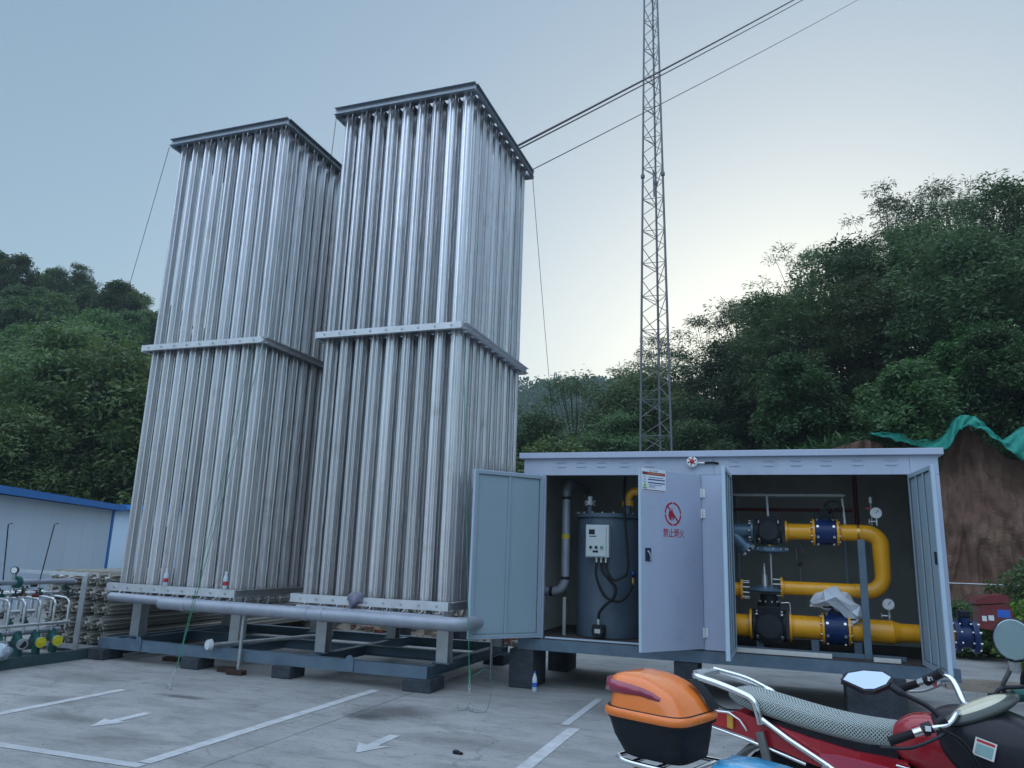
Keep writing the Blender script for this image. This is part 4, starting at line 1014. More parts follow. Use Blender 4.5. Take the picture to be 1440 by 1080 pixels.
# ---------------------------------------------------------------- cables and guy wires
WIRE = mat('dark_wire', (.06, .06, .065), .5, 0, .1, 5)
GREEN = mat('green_rope', (.03, .2, .11), .6, 0, .15, 20)
def sagline(a, b, sag, n_=16):
    a, b = Vector(a), Vector(b)
    return [a.lerp(b, i / n_) - Vector((0, 0, sag * 4 * (i / n_) * (1 - i / n_))) for i in range(n_ + 1)]
cbm = M().tube(sagline((-3.69, 10.1, 7.86), (8.505, 38.7, 34.92), .15), .019, 6).tube(sagline((-3.69, 10.16, 7.84), (8.6, 38.7, 34.75), .2), .012, 6)
tag(obj('overhead_cable', cbm, WIRE), 'thick dark double cable running up to the right from the tower next to the cabinet', 'cable', 'cables rising from the tower')
tag(obj('overhead_cable', M().tube(sagline((-3.73, 10.9, 7.86), (8.62, 39.24, 33.2), .15), .0085, 6), WIRE), 'thin cable running up to the right below the thick double cable', 'cable', 'cables rising from the tower')
tag(obj('guy_wire', M().tube(sagline((-8.95, 8.36, 7.72), (-21.4, 17.4, 0.0), .5), .0045, 5), WIRE), 'thin guy wire from the top corner of the left tower down behind the shed', 'guy wire', 'guy wires of the towers')
tag(obj('guy_wire', M().tube(sagline((-5.9, 8.4, 7.72), (-12.5, 17.0, -.1), .2), .0045, 5), WIRE), 'thin guy wire in the gap of sky between the two towers', 'guy wire', 'guy wires of the towers')
tag(obj('guy_wire', M().tube(sagline((-3.7, 10.95, 7.72), (-4.95, 18.6, 0), .25), .005, 5), WIRE), 'thin guy wire from the right tower down behind the cabinet', 'guy wire', 'guy wires of the towers')
tag(obj('green_rope', M().tube(sagline((-6.72, 8.36, 4.34), (-6.47, 7.17, .18), .06), .0042, 6).tube(sagline((-6.9, 8.36, 4.34), (-6.47, 7.17, .2), .12), .0035, 6), GREEN), 'green rope pair hanging in front of the left tower down to a chain', 'rope', 'green ropes tied to the towers')
tag(obj('green_rope', M().tube(sagline((-3.69, 8.36, 4.34), (-3.12, 7.66, .30), .05), .0042, 6).tube([(-3.12, 7.66, .25), (-3.12, 7.66, .40)], .012, 8), GREEN), 'green rope hanging beside the open leftmost cabinet door', 'rope', 'green ropes tied to the towers')
def chain(a, b, n_, label):
    c = thing('anchor_chain', label, 'chain', b, 'anchor chains in the yard')
    a, b = Vector(a), Vector(b); d = (b - a).normalized(); x = d.orthogonal().normalized(); y = d.cross(x)
    for i in range(n_):
        p = a.lerp(b, (i + .5) / n_); L_ = (b - a).length / n_ * .75; e_ = x if i % 2 else y
        obj('link', M().tube([p + d * (L_ * math.cos(t)) + e_ * (.013 * math.sin(t)) for t in [2 * PI * k_ / 10 for k_ in range(11)]], .004, 5, False), STEEL, c)
    obj('ground_ring', M().tube([b + Vector((.03 * math.cos(t), 0, .02 + .03 * math.sin(t))) for t in [2 * PI * k_ / 12 for k_ in range(13)]], .006, 6, False), STEEL, c)
chain((-6.47, 7.17, .2), (-6.46, 7.08, 0.0), 7, 'short steel chain at the foot of the green rope pair before the left tower')
chain((-3.12, 7.66, .3), (-3.105, 7.655, 0.0), 7, 'short steel chain at the foot of the green rope beside the cabinet door')
lp_ = M().tube(bez([(-3.105, 7.65, .01), (-3.0, 7.6, .008), (-2.93, 7.7, .02), (-2.92, 7.8, .25), (-2.98, 7.78, .4), (-3.08, 7.68, .34)], 6), .0028, 6).tube(bez([(-3.12, 7.65, .02), (-3.2, 7.6, .01), (-3.22, 7.62, .06)], 5), .0028, 6)
tag(obj('rope_end', lp_, GREEN), 'loose loop of thin green rope lying by the chain beside the cabinet door', 'rope')

# ---------------------------------------------------------------- white storage tank behind the cabinet
tk = thing('storage_tank', 'low domed white tank whose top just shows above the cabinet roof', 'tank', (-.3, 15.2, 0))
obj('shell', M().cyl((-.3, 15.2, -.1), (-.3, 15.2, 3.12), 1.3, n=48), WHITE, tk)
dm = M(); dm.loft([[(-.3 + 1.3 * math.cos(t_) * math.cos(2 * PI * k_ / 48), 15.2 + 1.3 * math.cos(t_) * math.sin(2 * PI * k_ / 48), 3.121 + .5 * math.sin(t_)) for k_ in range(48)] for t_ in [PI / 2 * j / 10 for j in range(10)] + [PI / 2 * .985]])
obj('dome', dm, WHITE, tk)
obj('manhole', M().cyl((-.25, 15.2, 3.6), (-.25, 15.2, 3.66), .09, n=16), WHITE, tk)

# ---------------------------------------------------------------- green netting on the cut
NET = bpy.data.materials.new('green_netting'); NET.use_nodes = True
n = NET.node_tree.nodes; L = NET.node_tree.links; b = n['Principled BSDF']; b.inputs['Roughness'].default_value = .7
tcn = n.new('ShaderNodeTexCoord'); wv = n.new('ShaderNodeTexNoise'); wv.inputs['Scale'].default_value = 9; wv.inputs['Detail'].default_value = 8
mxn = n.new('ShaderNodeMix'); mxn.data_type = 'RGBA'; mxn.inputs[6].default_value = (.0, .13, .1, 1); mxn.inputs[7].default_value = (.01, .33, .25, 1)
L.new(tcn.outputs['Object'], wv.inputs['Vector']); L.new(wv.outputs['Fac'], mxn.inputs[0]); L.new(mxn.outputs[2], b.inputs['Base Color'])
vo_ = n.new('ShaderNodeTexVoronoi'); vo_.inputs['Scale'].default_value = 55; L.new(tcn.outputs['Object'], vo_.inputs['Vector'])
rg_ = n.new('ShaderNodeMapRange'); rg_.inputs[1].default_value = .12; rg_.inputs[2].default_value = .42; rg_.inputs[3].default_value = .45; rg_.inputs[4].default_value = 1.0
L.new(vo_.outputs['Distance'], rg_.inputs[0]); L.new(rg_.outputs[0], b.inputs['Alpha'])
U_ = [(2.166, 4.779), (2.796, 4.783), (3.123, 4.602), (3.736, 4.677), (4.041, 5.1), (4.378, 5.211), (4.647, 4.947), (4.973, 4.568), (5.399, 4.844), (5.914, 5.081), (7.0, 5.0), (8.5, 5.2)]
L_ = [(2.163, 4.70), (2.624, 4.559), (3.111, 4.40), (3.708, 4.30), (4.008, 4.706), (4.197, 4.838), (4.527, 4.746), (4.886, 4.402), (5.184, 4.1), (5.802, 4.012), (7.0, 4.1), (8.5, 4.3)]
def dens(T):
    return bez([(x, 0, z) for x, z in T], 8)
uu, ll = dens(U_), dens(L_)
nm_ = M(); rows = []
for j in range(9):
    t = j / 8
    row = []
    for i, (a, c) in enumerate(zip(uu, ll)):
        p = a.lerp(c, t)
        y = 20.35 - .32 * t + .06 * math.sin(i * .9 + j * .8) + .05 * noise.noise(Vector((i * .4, j * .6, 2)))
        if j == 0: y += .35
        row.append((p.x, y, p.z + .05 * noise.noise(Vector((i * .5, j * .7, 7)))))
    rows.append(row)
W_ = len(uu)
V = [p for r_ in rows for p in r_]; F = [(j * W_ + i, j * W_ + i + 1, (j + 1) * W_ + i + 1, (j + 1) * W_ + i) for j in range(8) for i in range(W_ - 1)]
nm_.add(V, F, True)
no = tag(obj('green_netting', nm_, NET), 'strip of bright teal green netting draped along the top of the earth cut', 'netting')
so_ = no.modifiers.new('solid', 'SOLIDIFY'); so_.thickness = .02

# light rail low across the foot of the cut
tag(obj('guard_cable', M().cyl((3.0, 18.5, 1.27), (9, 18.4, 1.3), .016, n=8), STEEL), 'thin pale rail running level before the foot of the earth cut', 'rail')
for x in (3.2, 5.6, 8.2): tag(obj('rail_post', M().cyl((x, 18.47, -.1), (x, 18.47, 1.285), .022, n=8), STEEL), 'thin steel post holding the pale rail before the earth cut', 'post', 'posts of the pale rail')

# small pylon on the far ridge
py = thing('transmission_tower', 'tiny transmission tower on the hazy far ridge', 'transmission tower', (-78.8, 267, 61))
pyl = M()
for sx in (-1, 1):
    for sy in (-1, 1): pyl.cyl((-78.8 + sx * 1.0, 267 + sy * 1.0, 60), (-78.8 + sx * .25, 267 + sy * .25, 69), .14, n=5)
obj('tower_frame', pyl, MST, py)
for z_ in (66.2, 68): obj('cross_arm', M().cyl((-81, 267, z_), (-76.6, 267, z_), .12, n=5), MST, py)
# ---------------------------------------------------------------- small things in the yard
CLEAR = mat('clear_plastic', (.55, .62, .68), .12, 0, .05, 8)
LABR = mat('red_bottle_label', (.5, .03, .04), .45); LABB = mat('blue_bottle_label', (.03, .12, .5), .45)
def bottle(x, y, z, lm_, label):
    b_ = thing('plastic_bottle', label, 'bottle', (x, y, z), 'plastic bottles left about')
    obj('body', M().loft([[(x + r_ * math.cos(2 * PI * k_ / 14), y + r_ * math.sin(2 * PI * k_ / 14), z + h_) for k_ in range(14)] for r_, h_ in ((.026, 0), (.031, .01), (.031, .13), (.028, .15), (.014, .19), (.013, .205))]), CLEAR, b_)
    obj('label', M().cyl((x, y, z + .05), (x, y, z + .1), .0318, n=14), lm_, b_)
    obj('cap', M().cyl((x, y, z + .2051), (x, y, z + .225), .0145, n=12), lm_ if lm_ is LABB else WHITE, b_)
bottle(-7.885, TY - .055, ZB + .001, LABR, 'red labelled clear bottle midway along the bottom rail of the left tower')
bottle(-6.90, TY - .055, ZB + .001, LABR, 'red labelled clear bottle at the right corner of the left tower rail')
bottle(-2.86, 9.08, 0, LABB, 'clear bottle with a blue label on the ground by the tall block under the cabinet')
rag = M().ball((-4.93, 8.33, .985), .09, 1.2, .7, .9, 16, 10)
rag.v = [(x + .02 * math.sin(z * 70 + y * 30), y + .02 * math.sin(x * 60 + z * 20), z + .02 * math.sin(x * 50) - (.10 if z < .95 and x < -4.95 else 0)) for x, y, z in rag.v]
tag(obj('rag', rag, mat('mauve_rag', (.2, .19, .25), .9, 0, .2, 9, bump=.3, bscale=18)), 'dark mauve rag stuffed over the bottom rail of the right tower', 'rag')
BR = mat('dark_brick', (.05, .03, .026), .9, 0, .3, 10, bump=.3)
def brick(x, y, rz, s, label):
    o = obj('loose_brick', M().box(-.12 * s, .12 * s, -.055, .055, 0, .055), BR, bevel=.006); o.location = (x, y, 0); o.rotation_euler.z = R(rz)
    return tag(o, label, 'brick', 'dark bricks on the yard')
brick(-7.94, 8.72, 5, 1.1, 'dark brick lying under the left front span of the tower skid')
brick(-6.72, 8.36, -4, 1.15, 'flat dark brick lying just left of the prop pole')
b0 = brick(-6.51, 8.26, 3, .95, 'dark brick standing under the foot of the prop pole')
kn = thing('white_flange', 'white wrapped flange on the end of a pipe between the tower legs', 'flange', (-6.93, 8.16, .33))
obj('disc', M().cyl((-6.93, 8.24, .33), (-6.95, 8.19, .33), .07, .06, 18), mat('white_wrap', (.62, .64, .66), .6, 0, .2, 14, bump=.3, bscale=20), kn)
obj('pipe', M().cyl((-6.92, 8.25, .33), (-6.2, 9.9, .36), .025, n=10), STEEL, kn)
tag(obj('oil_lump', M().ball((-2.56, 6.07, .012), .035, 1, .7, .5, 10, 6).ball((-2.52, 6.06, .01), .025, 1, .7, .5, 10, 6), RUBBER), 'small black lump lying on the concrete between the arrow and the orange box', 'debris')
tag(obj('stand_pipe', M().cyl((-3.62, 9.6, 0), (-3.62, 9.6, .62), .02, n=10), STEEL), 'thin grey stand pipe between the tower skid and the tall block', 'pipe')
# rubble behind the towers: nobody could count it
rb_ = M(); rr_ = random.Random(11)
def stone(mm, x, y, z, s):
    pts = []
    for sx in (-1, 1):
        for sy in (-1, 1):
            for sz in (-1, 1): pts.append((x + sx * s * rr_.uniform(.5, 1), y + sy * s * rr_.uniform(.5, 1), z + sz * s * rr_.uniform(.35, .8)))
    mm.add(pts, [(0, 1, 3, 2), (4, 6, 7, 5), (0, 4, 5, 1), (2, 3, 7, 6), (0, 2, 6, 4), (1, 5, 7, 3)])
for i in range(900):
    x, y = rr_.uniform(-13, -2), 13.1 + abs(rr_.gauss(0, 1.6))
    rb_.cur = rr_.choice([0, 0, 0, 1, 2])
    stone(rb_, x, y, bank(x, y)[2] + .02, rr_.choice([.03, .04, .06, .1, .14]))
o = obj('rubble', rb_, [SOIL, mat('pale_stone', (.3, .29, .26), .85, 0, .2, 6), mat('red_rubble', (.2, .07, .045), .85, 0, .2, 6)]); o['kind'] = 'stuff'
# odd boards and tubes behind the towers
for i, (x0, y0, x1, y1, zz_, lab) in enumerate(((-7.6, 12.3, -5.2, 12.5, .3, 'dull red timber lying behind the gap between the towers'), (-6.3, 12.6, -4.2, 12.4, .45, 'second dull red timber lying behind the right tower legs'))):
    tag(obj('timber', M().cyl((x0, y0, zz_), (x1, y1, zz_ + .03), .05, n=4, smooth=False), mat('red_timber' + 'ab'[i], (.16, .05, .035), .8, 0, .2, 4)), lab, 'timber')
    tag(obj('trestle', M().box((x0 + x1) / 2 - .06, (x0 + x1) / 2 + .06, 12.2, 12.7, 0, zz_ - .03), BLOCK), ['low dark trestle under the first dull red timber', 'low dark trestle under the second dull red timber'][i], 'trestle')
# soil ridge and weeds by the right end of the cabinet
def ridge(u, v):
    x = 2.0 + u * 6; y = 12.1 + v * .55 + .12 * math.sin(x * 1.7)
    return (x, y, -.02 + .12 * math.sin(PI * v) * (1 + .6 * noise.noise(Vector((x * 2, y * 2, 0)))))
so__ = grid('soil_ridge', fr(0, 1, 40), fr(0, 1, 12), ridge, SOIL)
# ---------------------------------------------------------------- trees
def leaf_mat(name, c1, c2, trans=.35, rnd=.48):
    m = bpy.data.materials.new(name); m.use_nodes = True
    n = m.node_tree.nodes; L = m.node_tree.links; b = n['Principled BSDF']
    b.inputs['Roughness'].default_value = .55
    oi = n.new('ShaderNodeObjectInfo'); ge = n.new('ShaderNodeNewGeometry'); tc = n.new('ShaderNodeTexCoord')
    nz = n.new('ShaderNodeTexNoise'); nz.inputs['Scale'].default_value = .55; nz.inputs['Detail'].default_value = 3
    L.new(tc.outputs['Object'], nz.inputs['Vector'])
    a1 = n.new('ShaderNodeMath'); a1.operation = 'ADD'; L.new(nz.outputs['Fac'], a1.inputs[0])
    rs = n.new('ShaderNodeMapRange'); rs.inputs[3].default_value = -.35; rs.inputs[4].default_value = .35
    L.new(ge.outputs['Random Per Island'], rs.inputs[0]); L.new(rs.outputs[0], a1.inputs[1])
    mx = n.new('ShaderNodeMix'); mx.data_type = 'RGBA'; mx.inputs[6].default_value = (*c1, 1); mx.inputs[7].default_value = (*c2, 1)
    L.new(a1.outputs[0], mx.inputs[0])
    hs = n.new('ShaderNodeHueSaturation')
    r1 = n.new('ShaderNodeMapRange'); r1.inputs[3].default_value = 1 - rnd; r1.inputs[4].default_value = 1 + rnd
    L.new(oi.outputs['Random'], r1.inputs[0]); L.new(r1.outputs[0], hs.inputs['Value'])
    wn = n.new('ShaderNodeTexWhiteNoise'); wn.noise_dimensions = '1D'; L.new(oi.outputs['Random'], wn.inputs['W'])
    r2_ = n.new('ShaderNodeMapRange'); r2_.inputs[3].default_value = .455; r2_.inputs[4].default_value = .525
    L.new(wn.outputs['Value'], r2_.inputs[0]); L.new(r2_.outputs[0], hs.inputs['Hue'])
    L.new(mx.outputs[2], hs.inputs['Color']); L.new(hs.outputs[0], b.inputs['Base Color'])
    tr = n.new('ShaderNodeBsdfTranslucent'); L.new(hs.outputs[0], tr.inputs[0])
    ms_ = n.new('ShaderNodeMixShader'); ms_.inputs[0].default_value = trans
    L.new(b.outputs[0], ms_.inputs[1]); L.new(tr.outputs[0], ms_.inputs[2]); L.new(ms_.outputs[0], n['Material Output'].inputs[0])
    return m
LEAF = leaf_mat('locust_leaf', (.045, .085, .035), (.11, .17, .065), .42)
LEAF2 = leaf_mat('bush_leaf', (.042, .088, .032), (.105, .19, .055), .42, rnd=.5)
BRIGHT = leaf_mat('bright_leaf', (.05, .14, .02), (.14, .28, .03), rnd=.2)
BARK = mat('bark', (.05, .042, .035), .9, 0, .25, 6)
def leaf(mm, p, d, L_, W_, rr):
    """one bent leaf, two quads"""
    d = d.normalized(); s = d.cross(Vector((0, 0, 1)))
    s = (s if s.length > .05 else Vector((1, 0, 0))).normalized()
    s = (Matrix.Rotation(rr.uniform(-1.1, 1.1), 3, d) @ s)
    q = p + d * L_ * .55; e = q + (d + Vector((0, 0, -.55))).normalized() * L_ * .5
    w = s * W_
    mm.v += [tuple(p - w * .3), tuple(p + w * .3), tuple(q + w), tuple(q - w), tuple(e)]
    k = len(mm.v) - 5
    mm.f += [(k, k + 1, k + 2, k + 3), (k + 3, k + 2, k + 4)]; mm.sm += [False] * 2; mm.mi += [0] * 2
def tree_mesh(seed, H, W, trunk_h, ncl, nleaf, L_, W_, flat=.5, airy=False):
    rr = random.Random(seed); tm_, cm = M(), M()
    top = Vector((rr.uniform(-.2, .2), rr.uniform(-.2, .2), H * .8))
    tp = [Vector((0, 0, -.6)), Vector((rr.uniform(-.08, .08), rr.uniform(-.08, .08), trunk_h * .6)), Vector((top.x * .5, top.y * .5, H * .5)), top]
    tr_ = .035 * H / 5 + .035
    tm_.tube(bez(tp, 4), [tr_ * (1.25 - 1.0 * i / 12) for i in range(13)], 7)
    for c in range(ncl):
        t = (c + .5) / ncl
        # cluster centres: denser towards an uneven outer shell
        zz = trunk_h + (H - trunk_h) * (rr.random() ** .85)
        f = (zz - trunk_h) / (H - trunk_h)
        rad = W / 2 * (math.sin(PI * min(1, .18 + .78 * f)) ** .7) * math.sqrt(rr.random()) * (1.0 if rr.random() < .8 else 1.18)
        a = rr.uniform(0, 2 * PI)
        cpos = Vector((rad * math.cos(a), rad * math.sin(a), zz)) + top * .3 * f
        base = bez(tp, 4)[min(12, int(2 + 9 * max(0, f - .15)))]
        if airy or c % 3 == 0:
            mid = base.lerp(cpos, .55) + Vector((0, 0, -.12 * rr.random()))
            tm_.tube([base, mid, cpos], [tr_ * .33, tr_ * .2, .008], 4, False)
        cr = rr.uniform(.32, .62) * W / 4.2
        for i in range(nleaf):
            u = Vector((rr.gauss(0, 1), rr.gauss(0, 1), rr.gauss(0, 1) * flat))
            u = u / max(.6, u.length) * cr * (rr.random() ** .4)
            p = cpos + u
            d = Vector((u.x, u.y, u.z * .4 + rr.uniform(-.25, .35) * cr)) + Vector((rr.gauss(0, 1), rr.gauss(0, 1), rr.gauss(0, .5))) * cr * .5
            leaf(cm, p, d, L_ * rr.uniform(.7, 1.3), W_ * rr.uniform(.7, 1.3), rr)
    return tm_.mesh('trunk', BARK), cm
KINDS = []
for i, (H, W, th, ncl, nl, Ll, Wl, fl_, air) in enumerate(((5.2, 4.4, 1.5, 80, 110, .19, .026, .42, True), (5.6, 4.2, 1.8, 75, 110, .2, .026, .38, True), (4.4, 4.6, .9, 110, 125, .16, .032, .6, False), (4.8, 4.2, 1.1, 95, 125, .17, .03, .5, False), (6.0, 3.8, 2.2, 62, 95, .2, .026, .35, True))):
    tmsh, cm = tree_mesh(20 + i, H, W, th, ncl, nl, Ll, Wl, fl_, air)
    KINDS.append((tmsh, cm.mesh('crown', LEAF), H))
AIRY = []
for i, (H, W, th, ncl, nl, Ll, Wl, fl_) in enumerate(((5.4, 4.6, 1.4, 44, 95, .19, .02, .3), (6.2, 4.2, 1.8, 38, 95, .2, .02, .28), (4.6, 4.4, 1.0, 46, 90, .18, .02, .34))):
    tmsh, cm = tree_mesh(80 + i, H, W, th, ncl, nl, Ll, Wl, fl_, True)
    AIRY.append((tmsh, cm.mesh('crown', LEAF), H))
BUSH = []
for i, (H, W, ncl, nl) in enumerate(((3.4, 3.8, 85, 120), (2.6, 3.4, 75, 120), (4.2, 3.6, 90, 120))):
    tmsh, cm = tree_mesh(50 + i, H, W, .35, ncl, nl, .17, .045, .7, False)
    BUSH.append((tmsh, cm.mesh('crown', LEAF2), H))
def plant(kind, name, x, y, z, s, label, cat, group, rr, crown_mat=None, sz=1.0):
    t = thing(name, label, cat, (x, y, z), group)
    t.rotation_euler = (R(rr.uniform(-5, 5)), R(rr.uniform(-5, 5)), rr.uniform(0, 2 * PI)); t.scale = (s, s, s * sz)
    for nm, me in (('trunk', kind[0]), ('crown', kind[1])):
        o = bpy.data.objects.new(nm, me); COL.objects.link(o); o.parent = t
        if nm == 'crown' and crown_mat:
            o.material_slots[0].link = 'OBJECT'; o.material_slots[0].material = crown_mat
    return t
rr = random.Random(5)
# right hill: a few rows from the foot of the slope up to the skyline
LAB_R = 'dark leafy locust tree in the thick wood on the slope behind the cabinet'
LAB_S = 'airy locust tree on the skyline of the right slope, seen against the pale sky'
LAB_B = 'dark green bush in the undergrowth low on the slope behind the cabinet'
rows = [(22.0, 2.3, 'b'), (24.0, 2.4, 'b'), (26.5, 2.5, 't'), (29, 2.6, 't'), (31.5, 2.7, 't'), (34, 2.7, 't'), (36.5, 2.6, 't'), (38.5, 2.1, 's'), (40, 2.0, 's'), (42, 2.4, 's')]
for y0, st_, kd in rows:
    xa, xb = -y0 * .36, y0 * .31 + 1.5
    x = xa + rr.random() * st_
    while x < xb:
        y = y0 + rr.uniform(-1.0, 1.0); z = h_right(x, y) - .3
        if x < -y0 * .27 and kd == 's': x += st_; continue
        s = rr.uniform(.75, 1.15)
        q = x / y
        zone = 'between the right tower and the mast' if q < -.17 else ('just right of the mast' if q < -.06 else ('above the middle of the cabinet roof' if q < .07 else ('above the right end of the cabinet roof' if q < .18 else 'above the green netting')))
        dep = 'low on' if y0 < 30 else 'high on'
        if kd == 'b': plant(rr.choice(BUSH), 'bush', x, max(21.6, y), z, s * .85, 'dark green bush low on the right slope, ' + zone, 'bush', 'right slope bushes ' + zone, rr)
        elif kd == 't':
            if y0 > 33: s *= .68
            if y0 > 35 and rr.random() < .55:
                plant(rr.choice(AIRY), 'locust_tree', x, y, z + .3, rr.uniform(.8, 1.1), 'airy locust tree on the right skyline, ' + zone, 'tree', 'skyline trees ' + zone, rr)
                x += st_ * rr.uniform(.75, 1.25); continue
            plant(rr.choice(KINDS[:4]), 'locust_tree', x, y, z, s, 'dark leafy tree ' + dep + ' the right slope, ' + zone, 'tree', 'trees ' + dep + ' the right slope ' + zone, rr)
        else: plant(rr.choice(AIRY), 'locust_tree', x, y, z + .8, s * rr.uniform(.75, 1.35), 'airy locust tree on the right skyline, ' + zone, 'tree', 'skyline trees ' + zone, rr)
        x += st_ * rr.uniform(.75, 1.25)
# taller skyline trees that stand out
for x, y, s, lab in ((12.3, 40.5, 1.0, 'tall feathery tree at the right edge, the highest on the skyline'), (3.6, 39.5, .95, 'bushy tree standing up from the skyline right of the mast'), (-2.6, 39, .7, 'small lone round topped tree on the skyline beside the mast'), (8.6, 40, .95, 'feathery tree rising above the skyline left of the tallest one')):
    plant(AIRY[1] if s > 1.1 else AIRY[0], 'locust_tree', x, y, h_right(x, y) - .3, s, lab, 'tree', None, rr)
# trees in the dip between tower and mast
for i in range(20):
    y = rr.uniform(22, 34); x = rr.uniform(-.36, -.17) * y
    plant(rr.choice(KINDS[2:4]), 'leafy_tree', x, y, h_right(x, y) - .4, rr.uniform(.42, .62), 'mid green leafy tree in the dip between the right tower and the mast', 'tree', 'trees in the dip behind the cabinet', rr)
# left hill
LAB_L = 'rounded leafy tree on the left hill behind the blue roofed shed'
LAB_LT = 'low bush along the ridge of the left hill'
for s0, st_, kd in ((27.5, 2.6, 't'), (30.5, 2.8, 't'), (34, 3.0, 't'), (38, 3.1, 't'), (42, 3.2, 't'), (46, 3.2, 'b'), (50, 3.0, 'b'), (54, 2.9, 'b'), (58, 2.6, 'b'), (62, 2.2, 'b'), (65, 2.4, 'b')):
    l = -s0 * .76 + rr.random() * 2
    while l < -s0 * .40:
        s_ = s0 + rr.uniform(-1.3, 1.3); x, y = LS(l, s_); z = h_left(l, s_) - .4
        big = 1.25 if s0 < 40 else 1.0
        side = 'near the left edge' if l / s_ < -.58 else 'close to the left tower'
        dep = 'just above the shed roof' if s0 < 32 else 'halfway up the left hill'
        if kd == 't': plant(rr.choice(KINDS[2:4] + BUSH[2:]), 'leafy_tree', x, y, z, rr.uniform(.9, 1.3) * big, 'rounded leafy tree ' + dep + ', ' + side, 'tree', 'trees ' + dep + ' ' + side, rr, LEAF2)
        else:
            dep = 'along the ridge of the left hill' if s0 > 55 else 'below the ridge of the left hill'
            plant(rr.choice(BUSH), 'bush', x, y, z, rr.uniform(.75, 1.15), 'low bush ' + dep + ', ' + side, 'bush', 'bushes ' + dep + ' ' + side, rr)
        l += st_ * rr.uniform(.75, 1.25)
x, y = LS(-38.4, 62); plant(KINDS[0], 'leafy_tree', x, y, h_left(-38.4, 62) - .3, .85, 'small lone tree standing above the ridge of the left hill', 'tree', None, rr)
x, y = LS(-17.6, 26.2); plant(KINDS[2], 'leafy_tree', x - 2.2, y - 1.0, -.2, 1.35, 'bright leafy tree at the left edge rising above the shed roof', 'tree', None, rr, LEAF2)
# ground cover on both hills, uncountable
def cover(name, n_, place, m_, L0, W0):
    mm = M(); rc = random.Random(name)
    for i in range(n_):
        p = place(rc)
        leaf(mm, Vector(p), Vector((rc.gauss(0, 1), rc.gauss(0, 1), rc.uniform(.2, 1.6))), L0 * rc.uniform(.5, 1.4), W0 * rc.uniform(.6, 1.4), rc)
    o = obj(name, mm, m_); o['kind'] = 'stuff'; return o
def pr(rc):
    y = 20.8 + 24 * rc.random() ** 1.4; x = rc.uniform(-.38, .34) * y + rc.uniform(-1, 1)
    return (x, y, h_right(x, y) - .25 + rc.random() * .35)
cover('undergrowth', 40000, pr, LEAF2, .3, .05)
def pl_(rc):
    s_ = 25 + 42 * rc.random(); l = rc.uniform(-.78, -.36) * s_; x, y = LS(l, s_)
    return (x, y, h_left(l, s_) - .3 + rc.random() * .4)
cover('undergrowth', 36000, pl_, LEAF2, .42, .075)
# far wood: one mass
fw = M(); rf_ = random.Random(9)
for i in range(1500):
    s_ = rf_.uniform(200, 300); l = rf_.uniform(-12, 75); x, y = LS(l, s_); z = h_far(l, s_)
    Rr = rf_.uniform(1.6, 3.2); Hh = Rr * rf_.uniform(1.0, 1.7)
    for k_ in range(46):
        u = Vector((rf_.gauss(0, 1), rf_.gauss(0, 1), rf_.gauss(0, 1))).normalized()
        leaf(fw, Vector((x + u.x * Rr * .8, y + u.y * Rr * .8, z + Hh * (.7 + u.z * .7))), u + Vector((0, 0, .3)), 1.1, .4, rf_)
fo = obj('far_wood', fw, leaf_mat('far_leaf', (.025, .075, .04), (.06, .14, .06), .3, 0)); fo['kind'] = 'stuff'
# weeds and a bright bush at the right edge
def pw(rc):
    x = rc.uniform(2.4, 8.5); y = 16.6 + 3.2 * rc.random()
    return (x, y, -.05 + rc.random() ** 1.5 * (.8 if x < 4.4 else 1.1))
cover('weeds', 9000, pw, LEAF2, .28, .025)
plant(BUSH[1], 'shrub', 4.15, 14.8, -.1, .45, 'bright yellow green shrub at the right edge behind the red luggage box', 'shrub', None, rr, BRIGHT)
plant(BUSH[1], 'shrub', 3.0, 16.4, -.1, .32, 'small dull green weed clump seen past the outdoor blue valve', 'shrub', None, rr)
plant(BUSH[0], 'shrub', 4.9, 16.2, -.1, .6, 'darker green shrub beyond the bright one at the right edge', 'shrub', None, rr)
# grass tufts and twigs on top of the earth cut
def pc(rc):
    x = rc.uniform(-.2, 9); y = 20.75 + rc.random() * 2.2
    return (x, y, cut((x + 2.4) / 15.5, 1.0)[2] + rc.random() * .25 - .1)
cover('grass_tufts', 3000, pc, LEAF2, .4, .03)
# ---------------------------------------------------------------- red motorcycle
BO = Vector((-.3, 5.0, 0)); BD = Vector((.9397, -.342, 0)); BN = Vector((.342, .9397, 0))
def Bk(u, v, z): p = BO + BD * u + BN * v; return (p.x, p.y, z)
mb = thing('motorcycle', 'red motorcycle with a pale net seat cover parked in the right foreground', 'motorcycle', Bk(.9, 0, 0))
SEATN = bpy.data.materials.new('net_seat_cover'); SEATN.use_nodes = True
n = SEATN.node_tree.nodes; L = SEATN.node_tree.links; b = n['Principled BSDF']; b.inputs['Roughness'].default_value = .8
uvn = n.new('ShaderNodeUVMap'); uvn.uv_map = 'net'
mpn = n.new('ShaderNodeMapping'); mpn.inputs['Rotation'].default_value = (0, 0, R(45)); mpn.inputs['Scale'].default_value = (1, 1, 1)
vn = n.new('ShaderNodeTexVoronoi'); vn.inputs['Scale'].default_value = 1.0; vn.inputs['Randomness'].default_value = .12
rn = n.new('ShaderNodeMapRange'); rn.inputs[1].default_value = .26; rn.inputs[2].default_value = .40
mxs = n.new('ShaderNodeMix'); mxs.data_type = 'RGBA'; mxs.inputs[6].default_value = (.03, .036, .04, 1); mxs.inputs[7].default_value = (.4, .45, .43, 1)
bps = n.new('ShaderNodeBump'); bps.inputs['Strength'].default_value = .6; bps.inputs['Distance'].default_value = .004
